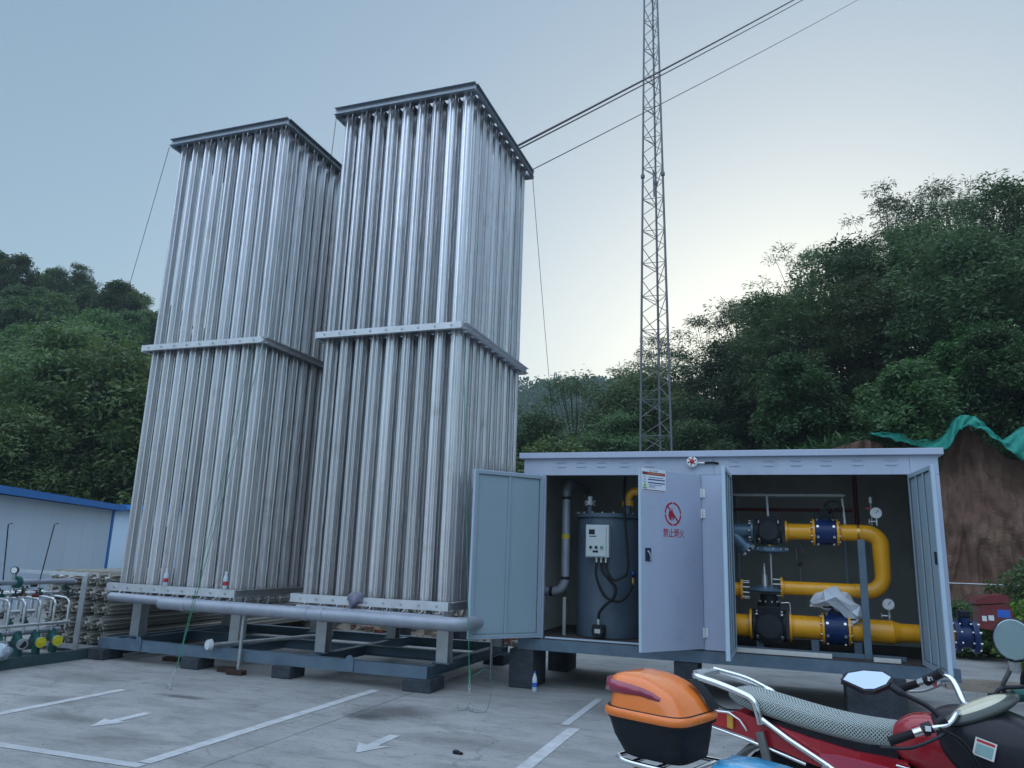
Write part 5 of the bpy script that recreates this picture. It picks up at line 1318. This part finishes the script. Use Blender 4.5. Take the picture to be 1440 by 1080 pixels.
L.new(uvn.outputs[0], mpn.inputs[0]); L.new(mpn.outputs[0], vn.inputs['Vector']); L.new(vn.outputs['Distance'], rn.inputs[0]); L.new(rn.outputs[0], mxs.inputs[0]); L.new(mxs.outputs[2], b.inputs['Base Color']); L.new(rn.outputs[0], bps.inputs['Height']); L.new(bps.outputs[0], b.inputs['Normal'])
BRED = mat('motorcycle_red', (.36, .012, .022), .25, 0, .1, 4, coat=.5, spots=.3, sscale=14, scol=(.22, .07, .07))
BPINK = mat('faded_red_cover', (.42, .06, .1), .4, 0, .12, 4)
BBLK = mat('motorcycle_black', (.016, .016, .022), .38, 0, .2, 6, coat=.15, spots=.35, sscale=16, scol=(.05, .05, .055))
DULL = mat('dull_metal', (.2, .2, .2), .45, .7, .2, 8)
st = [(-.02, .07, .845, .80), (.03, .115, .868, .765), (.12, .135, .866, .742), (.25, .14, .846, .722), (.4, .14, .822, .70), (.55, .14, .803, .682), (.7, .13, .795, .668), (.82, .115, .798, .66), (.9, .09, .802, .664), (.925, .05, .79, .69)]
rings = []
NS = 24
for u, hw_, zt_, zb_ in st:
    ring = []
    for k_ in range(NS):
        a = 2 * PI * k_ / NS; c_, s_ = math.cos(a), math.sin(a)
        e_ = .62
        ring.append(Bk(u, hw_ * math.copysign(abs(c_) ** e_, c_), (zt_ + zb_) / 2 + (zt_ - zb_) / 2 * math.copysign(abs(s_) ** e_, s_)))
    rings.append(ring)
sm_ = M(); sm_.loft(rings)
seat_me = sm_.mesh('seat', SEATN)
uvl = seat_me.uv_layers.new(name='net')
for p in seat_me.polygons:
    for li in p.loop_indices:
        vi = seat_me.loops[li].vertex_index; j, k_ = divmod(vi % (len(st) * NS), NS)
        kk = k_
        if p.loop_total == 4 and (k_ == 0) and any((seat_me.loops[q].vertex_index % NS) == NS - 1 for q in p.loop_indices): kk = NS
        uvl.data[li].uv = (st[min(j, len(st) - 1)][0] * 78, kk / NS * 46)
so1 = obj('seat', seat_me, SEATN, mb); so1.modifiers.new('sub', 'SUBSURF').render_levels = 1
# grab rail
for sg in (-1, 1):
    obj('grab_rail', M().tube(bez([Bk(-.22, sg * .06, .905), Bk(-.2, sg * .13, .905), Bk(-.05, sg * .15, .882), Bk(.1, sg * .158, .848), Bk(.165, sg * .16, .82), Bk(.19, sg * .16, .76), Bk(.2, sg * .15, .70)], 5), .02, 10), CHROME, mb)
    if sg > 0: obj('grab_rail', M().tube(bez([Bk(-.19, sg * .10, .93), Bk(0, sg * .12, .90), Bk(.12, sg * .13, .86)], 5), .011, 8), CHROME, mb)
obj('rail_plate', M().prism([(-.25, -.07), (-.16, -.1), (-.16, .1), (-.25, .07)], .902, .925, lambda u, v, d: Bk(u, v, d)), STEEL, mb, bevel=.004)
# tail panels
for sg in (-1, 1):
    poly = [(-.1, .645), (-.06, .70), (.05, .745), (.2, .715), (.45, .67), (.7, .64), (.95, .635), (.95, .56), (.7, .545), (.5, .53), (.3, .575), (.1, .615)]
    mmq = M().prism(poly, sg * .105, sg * .13, lambda u, v, d: Bk(u, d, v)); obj('side_panel', mmq, BRED, mb, bevel=.008)
    obj('trim_strip', M().tube([Bk(-.13, sg * .13, .638), Bk(.1, sg * .136, .602), Bk(.32, sg * .136, .557), Bk(.44, sg * .134, .53)], .010, 8), CHROME, mb)
    poly = [(.52, .60), (.62, .61), (.95, .585), (.95, .46), (.75, .44), (.58, .5)]
    obj('side_cover', M().prism(poly, sg * .131, sg * .155, lambda u, v, d: Bk(u, d, v)), BPINK, mb, bevel=.012)
    obj('frame_tube', M().tube([Bk(.2, sg * .15, .73), Bk(.36, sg * .157, .645), Bk(.56, sg * .165, .555), Bk(.7, sg * .165, .48)], .016, 10), CHROME, mb)
    obj('shock_absorber', M().cyl(Bk(.2, sg * .165, .66), Bk(.29, sg * .165, .32), .026, n=14), DULL, mb)
    obj('side_bolt', M().cyl(Bk(.56, sg * .166, .535), Bk(.56, sg * .195, .535), .026, .022, 14), STEEL, mb)
    obj('swing_arm', M().tube([Bk(.3, sg * .12, .29), Bk(.85, sg * .1, .36)], .022, 10), BBLK, mb)
obj('tail_core', M().prism([(-.04, .66), (.1, .73), (.9, .68), (.9, .52), (.4, .56)], -.104, .104, lambda u, v, d: Bk(u, d, v)), BBLK, mb)
tl = obj('tail_lamp', M().prism([(-.12, .655), (-.06, .72), (.0, .72), (.0, .645)], -.075, -.0, lambda u, v, d: Bk(u, d - .07, v)), RED, mb, bevel=.01)
obj('turn_lens', M().prism([(.001, .65), (.001, .725), (.035, .72), (.035, .645)], -.152, -.132, lambda u, v, d: Bk(u, d, v)), mat('amber_lens', (.6, .33, .05), .25), mb, bevel=.004)
obj('lamp_guard', M().tube([Bk(-.14, -.15, .745), Bk(-.13, -.16, .728), Bk(.02, -.165, .735), Bk(.08, -.16, .705), Bk(.12, -.15, .65)], .006, 6), CHROME, mb)
obj('lamp_wire', M().tube(bez([Bk(-.17, -.06, .90), Bk(-.15, -.08, .80), Bk(-.05, -.09, .74), Bk(.05, -.1, .745)], 5), .005, 6), RUBBER, mb)
fen = M()
A_ = [(.28 + .35 * math.cos(t), .27 + .34 * math.sin(t)) for t in [R(95) + R(85) * i / 10 for i in range(11)]]
fen.loft([[Bk(u, v_, z + dz) for v_, dz in ((-.08, -.035), (-.075, .0), (0, .012), (.075, 0), (.08, -.035), (.0, -.004))] for u, z in A_])
obj('rear_fender', fen, DULL, mb)
def wheel(u, z, r_, wd):
    tm__ = M(); NN = 36
    prof = [(r_ - .1, -wd * .35), (r_ - .06, -wd * .5), (r_ - .02, -wd * .46), (r_, -wd * .22), (r_, wd * .22), (r_ - .02, wd * .46), (r_ - .06, wd * .5), (r_ - .1, wd * .35)]
    tm__.loft([[Bk(u + q * math.cos(2 * PI * i / NN), v_, z + q * math.sin(2 * PI * i / NN)) for q, v_ in prof] for i in range(NN + 1)], False)
    for i in range(NN):
        a = 2 * PI * i / NN
        for sg in (-1, 1):
            tm__.tube([Bk(u + (r_ - .002) * math.cos(a), sg * .008, z + (r_ - .002) * math.sin(a)), Bk(u + (r_ - .002) * math.cos(a + .06), sg * wd * .42, z + (r_ - .012) * math.sin(a + .06))], .009, 4)
    ty = obj('wheel', tm__, RUBBER, mb)
    rm = M(); rm.loft([[Bk(u + q * math.cos(2 * PI * i / NN), v_, z + q * math.sin(2 * PI * i / NN)) for q, v_ in ((r_ - .1, -wd * .36), (r_ - .12, -wd * .3), (r_ - .12, wd * .3), (r_ - .1, wd * .36))] for i in range(NN + 1)], False)
    for i in range(6):
        a = 2 * PI * i / 6; rm.cyl(Bk(u, 0, z), Bk(u + (r_ - .11) * math.cos(a), 0, z + (r_ - .11) * math.sin(a)), .02, .014, 8)
    rm.cyl(Bk(u, -wd * .7, z), Bk(u, wd * .7, z), .05, n=16)
    obj('rim', rm, STEEL, ty)
wheel(.30, .29, .29, .105)
wheel(1.62, .29, .29, .085)
# tank
st2 = [(.88, .10, .80, .64), (.93, .14, .85, .60), (1.02, .16, .868, .58), (1.15, .155, .86, .58), (1.28, .12, .83, .60), (1.33, .07, .79, .64)]
rings = [[Bk(u, hw_ * math.copysign(abs(math.cos(a)) ** .7, math.cos(a)), (zt_ + zb_) / 2 + (zt_ - zb_) / 2 * math.copysign(abs(math.sin(a)) ** .7, math.sin(a))) for a in [2 * PI * k_ / 20 for k_ in range(20)]] for u, hw_, zt_, zb_ in st2]
tko = obj('fuel_tank', M().loft(rings), BRED, mb); tko.modifiers.new('sub', 'SUBSURF').render_levels = 1
obj('tank_trim', M().tube([Bk(.9, -.155, .615), Bk(1.1, -.172, .60), Bk(1.3, -.13, .61)], .006, 6), CHROME, mb)
en = M().cyl(Bk(.95, -.13, .40), Bk(.95, .13, .40), .13, n=24).cyl(Bk(1.02, 0, .42), Bk(1.15, 0, .6), .075, n=18)
for i in range(7): en.cyl(Bk(1.0 + i * .018, 0, .44 + i * .023), Bk(1.005 + i * .018, 0, .447 + i * .023), .1, n=18)
obj('engine', en, DULL, mb)
obj('exhaust', M().tube(bez([Bk(1.15, -.1, .5), Bk(1.2, -.14, .3), Bk(.9, -.18, .2), Bk(.4, -.19, .24), Bk(.05, -.19, .3)], 5), .032, 12), CHROME, mb)
obj('down_tube', M().tube([Bk(1.34, 0, .82), Bk(1.22, 0, .45), Bk(1.0, 0, .24), Bk(.8, 0, .24)], .024, 10), BBLK, mb)
for sg in (-1, 1):
    obj('fork_leg', M().cyl(Bk(1.33, sg * .085, .9), Bk(1.62, sg * .085, .29), .024, n=12), CHROME, mb)
    obj('foot_peg', M().cyl(Bk(.86, sg * .13, .3), Bk(.86, sg * .3, .3), .015, n=8), RUBBER, mb)
obj('side_stand', M().tube([Bk(.75, .12, .28), Bk(.72, .3, .012)], .012, 8), BBLK, mb)
obj('front_fender', M().loft([[Bk(1.62 + q * math.cos(t), v_, .29 + q * math.sin(t)) for q, v_ in ((.33, -.06), (.345, 0), (.33, .06), (.325, 0))] for t in [R(40) + R(110) * i / 10 for i in range(11)]]), BRED, mb)
# cowl with instrument pod
st3 = [(1.05, .06, .87, .76), (1.08, .15, .905, .70), (1.16, .2, .925, .62), (1.26, .225, .935, .56), (1.38, .23, .93, .52), (1.50, .2, .88, .52), (1.60, .12, .80, .58)]
rings = [[Bk(u, hw_ * math.copysign(abs(math.cos(a)) ** .75, math.cos(a)), (zt_ + zb_) / 2 + (zt_ - zb_) / 2 * math.copysign(abs(math.sin(a)) ** .75, math.sin(a))) for a in [2 * PI * k_ / 22 for k_ in range(22)]] for u, hw_, zt_, zb_ in st3]
cw = obj('cowl', M().loft(rings), BBLK, mb); cw.modifiers.new('sub', 'SUBSURF').render_levels = 1
PODB = mat('pod_rim', (.05, .06, .055), .3, 0, .1, 8, coat=.4)
LENS = mat('instrument_lens', (.50, .47, .34), .12, 0, .25, 3, coat=.6)
pA = Vector((.87, .32, .36)).normalized(); pC = Vector((-.19, -.97, .14)).normalized()
pP = pA.cross(pC).normalized()
if pP.z < 0: pP = -pP
pN = (pP * .93 + (pC - pA * pC.dot(pA)).normalized() * .36).normalized(); pB = pN.cross(pA).normalized()
def pod(c, sa, sb, sz, n_=30, m_=8):
    return [[Vector(c) + pA * (sa * math.cos(t) * math.cos(2 * PI * i / n_)) + pB * (sb * math.cos(t) * math.sin(2 * PI * i / n_)) + pN * (sz * math.sin(t)) for i in range(n_)] for t in [-.5 + (PI / 2 + .47) * j / m_ for j in range(m_ + 1)]]
pc0 = Vector((.885, 4.5, .925))
pd = obj('instrument_pod', M().loft(pod(pc0, .2, .1, .035)), PODB, mb)
obj('instrument_lens', M().loft(pod(pc0 + pN * .014 + pC * .004, .152, .07, .028)), LENS, pd)
# handlebars with grips, switches and levers
for sg, gz in ((-1, .78), (1, .93)):
    v_ = .33
    du_ = -.1 if sg > 0 else 0
    end, inn = Bk(.93 + du_, sg * .36, gz - .015), Bk(1.09 + du_, sg * .31, gz + .06)
    obj('handlebar', M().tube(bez([inn, Bk(1.17 + du_ * .7, sg * .26, gz + .085), Bk(1.2 + du_ * .3, sg * .17, .91), Bk(1.22, sg * .05, .88)], 5), .0125 if sg < 0 else .017, 10), CHROME, mb)
    e0, e1_ = Vector(end), Vector(inn)
    gr = obj('grip', M().cyl(e0, e0.lerp(e1_, .62), .021, .02, 16).cyl(e0 - (e1_ - e0) * .03, e0, .023, n=16), RUBBER, mb)
    obj('grip_ring', M().cyl(e0.lerp(e1_, .63), e0.lerp(e1_, .84), .0205, n=16), CHROME, gr)
    sw = obj('switch_box', M().cyl(e0.lerp(e1_, .86), e0.lerp(e1_, 1.12), .03, n=10), BBLK, mb, bevel=.006)
    pS = e0.lerp(e1_, .98)
    obj('switch_button', M().box(-.012, .012, -.035, -.026, -.004, .018, Matrix.Translation(pS)), WHITE, sw)
    obj('red_button', M().box(.012, .03, -.04, -.028, -.03, -.012, Matrix.Translation(pS)), BPINK, sw)
    obj('lever', M().tube(bez([Bk(1.16 + du_, sg * .30, gz + .05), Bk(1.13 + du_, sg * .36, gz + .03), Bk(1.03 + du_, sg * .41, gz - .02), Bk(.9 + du_, sg * .42, gz - .04)], 5), .008, 8), BBLK if sg < 0 else STEEL, mb)
    obj('bar_clamp', M().cyl(Bk(1.12 + du_, sg * .27, gz + .08), Bk(1.16 + du_, sg * .26, gz + .11), .025, n=12), BBLK, mb)
# cable bundle and clutch cable
for dv in (0, .03): obj('control_cable', M().tube(bez([Bk(1.14, -.3, .85), Bk(1.24, -.3, .80 - dv), Bk(1.3, -.27, .68 - dv), Bk(1.36, -.1, .6)], 5), .006, 6), RUBBER, mb)
# inspection sticker on the cowl
stq = M(); sc_ = Vector(Bk(1.31, -.236, .775)); ex_ = (BD * .95 + BN * -.1).normalized(); ez = (Vector((0, 0, 1)) + ex_ * .25 + BN * .22).normalized()
ex_ = (ex_ - ez * ex_.dot(ez)).normalized()
nS = ex_.cross(ez).normalized()
def Q(a, c, d=0): p = sc_ + ex_ * a + ez * c + nS * (.006 + d); return tuple(p)
stq.add([Q(-.045, -.04), Q(.045, -.04), Q(.045, .04), Q(-.045, .04), Q(-.045, -.04, .0012), Q(.045, -.04, .0012), Q(.045, .04, .0012), Q(-.045, .04, .0012)], [(0, 3, 2, 1), (4, 5, 6, 7), (0, 1, 5, 4), (1, 2, 6, 5), (2, 3, 7, 6), (3, 0, 4, 7)])
stk_ = obj('sticker', stq, mat('sticker_white', (.6, .6, .58), .4), mb)
for (a, c, d, e_, m_) in ((-.038, .038, .022, .034, RED), (-.036, .036, -.034, .016, mat('sticker_teal', (.22, .36, .36), .4))):
    q_ = M(); q_.add([Q(a, d, .0018), Q(c, d, .0018), Q(c, e_, .0018), Q(a, e_, .0018)], [(0, 1, 2, 3)]); obj('printed_patch', q_, m_, stk_)
# near mirror: six cornered, tilted up to the sky
MIR = mat('mirror_glass', (.42, .5, .62), .04, 1.0, .02, 4)
mc = Vector(Bk(.84, -.35, 1.035))
toC = (Vector((0, 0, 1.6)) - mc).normalized()
nm0 = (toC + Vector((.1, -.2, 1.3)).normalized()).normalized()
mx_ = Vector((math.cos(.346), math.sin(.346), -.05)); mx_ = (mx_ - nm0 * mx_.dot(nm0)).normalized(); my_ = nm0.cross(mx_)
hexp = [(a * .86, c * .72) for a, c in [(-.145, .02), (-.10, .075), (.0, .085), (.11, .055), (.148, .0), (.10, -.06), (.02, -.092), (-.04, -.085)]]
def HM(a, c, d): return tuple(mc + mx_ * a + my_ * c + nm0 * d)
mi = obj('mirror', M().prism(hexp, -.03, 0, HM), BBLK, mb, bevel=.008)
obj('mirror_glass', M().prism([(a * .89, c * .84) for a, c in hexp], .001, .003, HM), MIR, mi)
obj('mirror_stem', M().tube(bez([HM(.10, -.03, -.025), Bk(.98, -.3, .985), Bk(1.08, -.27, .94), Bk(1.14, -.26, .89)], 5), [.02] * 6 + [.012] * 10, 8), BBLK, mb)

# ---------------------------------------------------------------- dark motorcycle at the right edge
m2 = thing('motorcycle', 'dark motorcycle at the right edge with a round grey mirror', 'motorcycle', (1.75, 4.9, 0))
mcc = Vector((1.075, 4.6, 1.253)); fw_ = (Vector((0, 0, 1.62)) - mcc).normalized(); fw_ = (fw_ + Vector((-.25, 0, .06))).normalized()
ax = Vector((0, 0, 1)).cross(fw_).normalized(); ay = fw_.cross(ax)
def disc(r_, d, n_=32): return [mcc + (ax * math.cos(2 * PI * i / n_) * .82 + ay * math.sin(2 * PI * i / n_) * .95) * r_ + fw_ * d for i in range(n_)]
mr = obj('mirror', M().loft([disc(.04, -.05), disc(.09, -.035), disc(.112, -.01), disc(.113, .002), disc(.105, .005)]), BBLK, m2)
obj('mirror_glass', M().loft([disc(.1045, .0055), disc(.1, .007)]), mat('grey_reflection_glass', (.27, .33, .36), .1, 1.0, .1, 6), mr)  # darker grey tint stands in for what the round glass reflects
obj('mirror_stem', M().tube(bez([tuple(mcc + Vector((0, .03, -.08))), (1.06, 4.66, 1.10), (1.03, 4.7, 1.02), (1.05, 4.75, .97)], 5), .012, 8), DULL, m2)
obj('mirror_collar', M().cyl(tuple(mcc + Vector((0, .03, -.15))), tuple(mcc + Vector((0, .02, -.09))), .022, .03, 12), STEEL, m2)
obj('handlebar', M().tube(bez([(.98, 4.72, .955), (1.08, 4.75, .97), (1.25, 4.8, .985), (1.5, 4.9, .98), (1.75, 5.0, .98), (2.05, 5.15, .95)], 5), .014, 10), BBLK, m2)
obj('grip', M().cyl((.97, 4.715, .953), (1.07, 4.745, .965), .022, n=14), RUBBER, m2)
obj('switch_box', M().cyl((1.085, 4.75, .965), (1.16, 4.77, .975), .032, n=10), VGR, m2, bevel=.006)
obj('lever', M().tube(bez([(1.15, 4.72, .98), (1.08, 4.66, .985), (.98, 4.64, .97), (.93, 4.65, .96)], 4), .008, 6), VGR, m2)
obj('hand_guard', M().tube(bez([(1.12, 4.7, 1.02), (1.0, 4.66, 1.0), (.99, 4.68, .9), (1.1, 4.74, .86)], 4), .011, 6), BBLK, m2)
rings = [[(cx_ + hx * math.cos(a), cy_ + hy * math.sin(a), cz_) for a in [2 * PI * k_ / 20 for k_ in range(20)]] for cx_, cy_, hx, hy, cz_ in ((1.75, 5.0, .2, .3, .45), (1.72, 5.0, .26, .42, .6), (1.7, 4.98, .3, .45, .78), (1.68, 4.95, .26, .36, .92), (1.66, 4.92, .14, .2, .99))]
fb = obj('fairing', M().loft(rings), BBLK, m2); fb.modifiers.new('sub', 'SUBSURF').render_levels = 1
for cy_ in (4.35, 5.65):
    NN = 28
    w2 = M().loft([[(1.75 + v_, cy_ + q * math.cos(2 * PI * i / NN), .29 + q * math.sin(2 * PI * i / NN)) for q, v_ in ((.17, -.04), (.27, -.05), (.29, 0), (.27, .05), (.17, .04))] for i in range(NN + 1)], False)
    obj('wheel', w2, RUBBER, m2)
obj('frame_tube', M().tube([(1.75, 4.35, .29), (1.74, 4.7, .7), (1.74, 5.2, .6), (1.75, 5.65, .29)], .05, 10), BBLK, m2)

# ---------------------------------------------------------------- scooter in the near foreground carrying the orange box
s3 = thing('scooter', 'chrome racked scooter with a blue plastic covered seat mostly below the photo', 'scooter', (.1, 3.2, 0))
BP = mat('blue_plastic_cover', (.06, .32, .55), .18, 0, .25, 5, bump=.35, bscale=9, coat=.6)
SD = Vector((.93, -.36, 0)).normalized(); SN = Vector((-SD.y, SD.x, 0)); SO = Vector((-.515, 3.52, 0))
def Sc(u, v, z): p = SO + SD * u + SN * v; return (p.x, p.y, z)
rk_ = M().tube([Sc(-.16, -.12, .765), Sc(-.16, .12, .765)], .011, 8)
for sg in (-1, 1): rk_.tube(bez([Sc(-.16, sg * .12, .765), Sc(-.1, sg * .15, .757), Sc(.1, sg * .155, .757), Sc(.3, sg * .13, .76), Sc(.42, sg * .12, .72)], 5), .012, 8)
for u in (-.08, .04, .16): rk_.tube([Sc(u, -.15, .755), Sc(u, .15, .755)], .009, 8)
obj('rear_rack', rk_, CHROME, s3)
rings = [[Sc(u, hw_ * math.copysign(abs(math.cos(a)) ** .6, math.cos(a)), (zt_ + zb_) / 2 + (zt_ - zb_) / 2 * math.copysign(abs(math.sin(a)) ** .6, math.sin(a)) + .006 * math.sin(k_ * 3 + u * 30)) for k_, a in enumerate([2 * PI * k_ / 22 for k_ in range(22)])] for u, hw_, zt_, zb_ in ((.245, .09, .79, .70), (.27, .13, .81, .68), (.36, .145, .822, .66), (.5, .15, .81, .65), (.62, .15, .79, .64), (.8, .14, .77, .63), (.95, .11, .765, .63), (.99, .06, .74, .65))]
obj('seat', M().loft(rings), BP, s3)
rings = [[Sc(u, hw_ * math.cos(a), zc + hz * math.sin(a)) for a in [2 * PI * k_ / 18 for k_ in range(18)]] for u, hw_, zc, hz in ((-.15, .08, .62, .08), (.1, .15, .58, .12), (.5, .17, .52, .15), (.9, .16, .45, .13), (1.0, .1, .4, .08))]
obj('body_shell', M().loft(rings), BBLK, s3)
obj('floor_board', M().box(-.0, .42, -.16, .16, .24, .3, Matrix(((SD.x, SN.x, 0, SO.x + SD.x * .98), (SD.y, SN.y, 0, SO.y + SD.y * .98), (0, 0, 1, 0), (0, 0, 0, 1)))), BBLK, s3, bevel=.02)
for u in (.22, 1.5):
    w3 = M().loft([[Sc(u + q * math.cos(2 * PI * i / 28), v_, .22 + q * math.sin(2 * PI * i / 28)) for q, v_ in ((.12, -.04), (.2, -.05), (.22, 0), (.2, .05), (.12, .04))] for i in range(29)], False)
    w3.cyl(Sc(u, -.05, .22), Sc(u, .05, .22), .125, n=24); obj('wheel', w3, RUBBER, s3)
obj('steering_column', M().tube([Sc(1.5, 0, .22), Sc(1.42, 0, .5), Sc(1.34, 0, .74)], .035, 10), BBLK, s3)
obj('front_shield', M().loft([[Sc(1.36 + d_, v_, z_) for v_, d_ in ((-.2, -.05), (-.1, 0), (.1, 0), (.2, -.05), (.1, .03), (-.1, .03))] for z_ in (.3, .5, .7)]), BBLK, s3)
# the luggage box itself
ORN = mat('orange_box_lid', (.82, .19, .025), .28, 0, .08, 5, coat=.45, spots=.15, sscale=30, scol=(.5, .16, .06))
BXB = mat('black_box_shell', (.012, .015, .02), .55, 0, .2, 20, bump=.2, bscale=120, spots=.35, sscale=12, scol=(.035, .037, .04))
tb = thing('luggage_box', 'orange lidded black luggage box on the scooter rack', 'luggage box', Sc(0, 0, .77))
def Sb(u, v, z): return Sc(u * .86 - .02, v * .9, .77 + (z - .77) * .95)
def rr_ring(u0, u1, hv, z0, z1, p=.42, n_=28):
    """rounded rectangle ring; z runs from z0 at the rear (left) to z1 at the front"""
    out = []
    for k_ in range(n_):
        a = 2 * PI * k_ / n_; c_, s_ = math.cos(a), math.sin(a)
        t = math.copysign(abs(c_) ** p, c_); u = (u0 + u1) / 2 + (u1 - u0) / 2 * t
        out.append(Sb(u, hv * math.copysign(abs(s_) ** p, s_), z0 + (z1 - z0) * (t + 1) / 2))
    return out
obj('shell', M().loft([rr_ring(-.11, .195, .15, .778, .778), rr_ring(-.135, .2, .165, .785, .785), rr_ring(-.19, .212, .185, .86, .858), rr_ring(-.215, .222, .2, .93, .93), rr_ring(-.217, .226, .203, .954, .95)]), BXB, tb)
rim = obj('rim_band', M().loft([rr_ring(-.228, .236, .208, .942, .938), rr_ring(-.238, .244, .214, .948, .944), rr_ring(-.238, .244, .214, .972, .966), rr_ring(-.225, .23, .205, .98, .974)]), ORN, tb)
obj('rim_seal', M().loft([rr_ring(-.222, .24, .205, .934, .928), rr_ring(-.222, .24, .205, .941, .937)]), RUBBER, tb)
lid = M().loft([rr_ring(-.21, .224, .2, .9805, .9745), rr_ring(-.205, .205, .196, 1.01, 1.0), rr_ring(-.20, .18, .19, 1.045, 1.03), rr_ring(-.2, .14, .18, 1.075, 1.06), rr_ring(-.215, .09, .168, 1.098, 1.083), rr_ring(-.19, .045, .15, 1.113, 1.099), rr_ring(-.15, .0, .12, 1.121, 1.112), rr_ring(-.09, -.05, .06, 1.124, 1.119)])
obj('lid', lid, ORN, tb)
obj('lid_seam', M().loft([rr_ring(-.2255, .2305, .2055, .9805, .9745), rr_ring(-.2235, .2285, .2035, .9835, .9775)]), BXB, tb)
LENSR = mat('red_reflector', (.28, .012, .05), .12, 0, .2, 5, coat=.8)
ls_ = M()
lens_r = []
for (u, v_, za, zb_) in ((-.224, .11, 1.045, 1.098), (-.229, .0, 1.045, 1.1), (-.228, -.11, 1.045, 1.1), (-.216, -.168, 1.043, 1.099), (-.17, -.192, 1.043, 1.095), (-.08, -.195, 1.042, 1.088), (0, -.193, 1.043, 1.078), (.06, -.193, 1.036, 1.064), (.105, -.188, 1.03, 1.045)):
    inn_ = .018
    du = inn_ if u < -.2 else 0; dv_ = inn_ if v_ < -.12 else 0
    tp = .006
    lens_r.append([Sb(u, v_ , za), Sb(u + tp, v_ + tp * (1 if v_ < 0 else 0), zb_), Sb(u + du + tp, v_ + dv_ + tp, zb_ - .004), Sb(u + du, v_ + dv_, za)])
ls_.loft(lens_r)
obj('reflector_strip', ls_, LENSR, tb)
obj('back_pad', M().loft([[Sb(u_, v_, z_) for v_ in (.07, .15)] + [Sb(u_ + .01, v_, z_) for v_ in (.15, .07)] for u_, z_ in ((.235, .985), (.205, 1.03), (.165, 1.068), (.115, 1.098))]), BXB, tb, bevel=.004)

# ---------------------------------------------------------------- distant red motorcycle by the outdoor valve
m4 = thing('motorcycle', 'small dark red motorcycle parked beyond the right end of the cabinet', 'motorcycle', (2.7, 11.2, 0))
DR = mat('dark_red_paint', (.17, .015, .02), .35, 0, .15, 5, coat=.3)
for cy_, cx_ in ((11.15, 2.85), (11.75, 3.9)):
    d_ = Vector((.87, .5, 0)); 
    w4 = M().loft([[(cx_ + d_.x * q * math.cos(2 * PI * i / 24) - d_.y * v_, cy_ + d_.y * q * math.cos(2 * PI * i / 24) + d_.x * v_, .27 + q * math.sin(2 * PI * i / 24)) for q, v_ in ((.16, -.04), (.25, -.05), (.27, 0), (.25, .05), (.16, .04))] for i in range(25)], False)
    obj('wheel', w4, RUBBER, m4)
obj('body', M().tube([(2.6, 11.05, .66), (2.95, 11.22, .66), (3.4, 11.45, .62), (3.8, 11.65, .8)], [.1, .15, .15, .08], 14), DR, m4)
obj('tail_fairing', M().prism([(2.4, .66), (2.5, .78), (2.85, .74), (2.9, .58), (2.62, .55)], 10.8, 11.05, lambda u, v, d: (u, d, v)), DR, m4, bevel=.03)
obj('handlebar', M().tube(bez([(3.6, 11.85, 1.0), (3.7, 11.6, .98), (3.85, 11.4, 1.0)], 4), .015, 8), BBLK, m4)
obj('seat', M().tube([(2.65, 11.08, .80), (3.1, 11.27, .76), (3.4, 11.42, .74)], [.09, .12, .09], 12), RUBBER, m4)
rb4 = thing('luggage_box', 'dark red luggage box with a blue sticker on the distant red motorcycle', 'luggage box', (2.45, 11.0, .85))
def rbp(u, v, d): return (2.34 + u, 10.85 + d + u * .15, .86 + v)
obj('shell', M().prism([(-.15, .04), (-.13, .30), (.17, .33), (.22, .28), (.24, .06), (.1, -.0)], 0, .34, rbp), DR, rb4, bevel=.02)
obj('lid', M().prism([(-.18, .31), (-.16, .36), (-.02, .42), (.15, .44), (.2, .42), (.21, .35)], -.02, .36, rbp), DR, rb4, bevel=.015)
def patch(a, c, d, e_, m_, nm): 
    q_ = M(); q_.prism([(a, d), (c, d), (c, e_), (a, e_)], -.004, -.001, rbp); obj(nm, q_, m_, rb4)
patch(.06, .20, .17, .26, LABB, 'blue_sticker'); patch(-.11, -.06, .12, .18, WHITE, 'white_reflector'); patch(-.04, .02, .13, .19, WHITE, 'white_reflector')
# ---------------------------------------------------------------- evening haze in the valley
hz = M().box(-1520, 1520, -1520, 1520, -1.2, 95)
HM_ = bpy.data.materials.new('haze'); HM_.use_nodes = True
n = HM_.node_tree.nodes; n.clear()
pv = n.new('ShaderNodeVolumePrincipled'); ou = n.new('ShaderNodeOutputMaterial')
pv.inputs['Color'].default_value = (.78, .92, 1.0, 1); pv.inputs['Density'].default_value = .0008; pv.inputs['Anisotropy'].default_value = .2
HM_.node_tree.links.new(pv.outputs[0], ou.inputs['Volume'])
ho = obj('haze', hz, HM_); ho['kind'] = 'stuff'
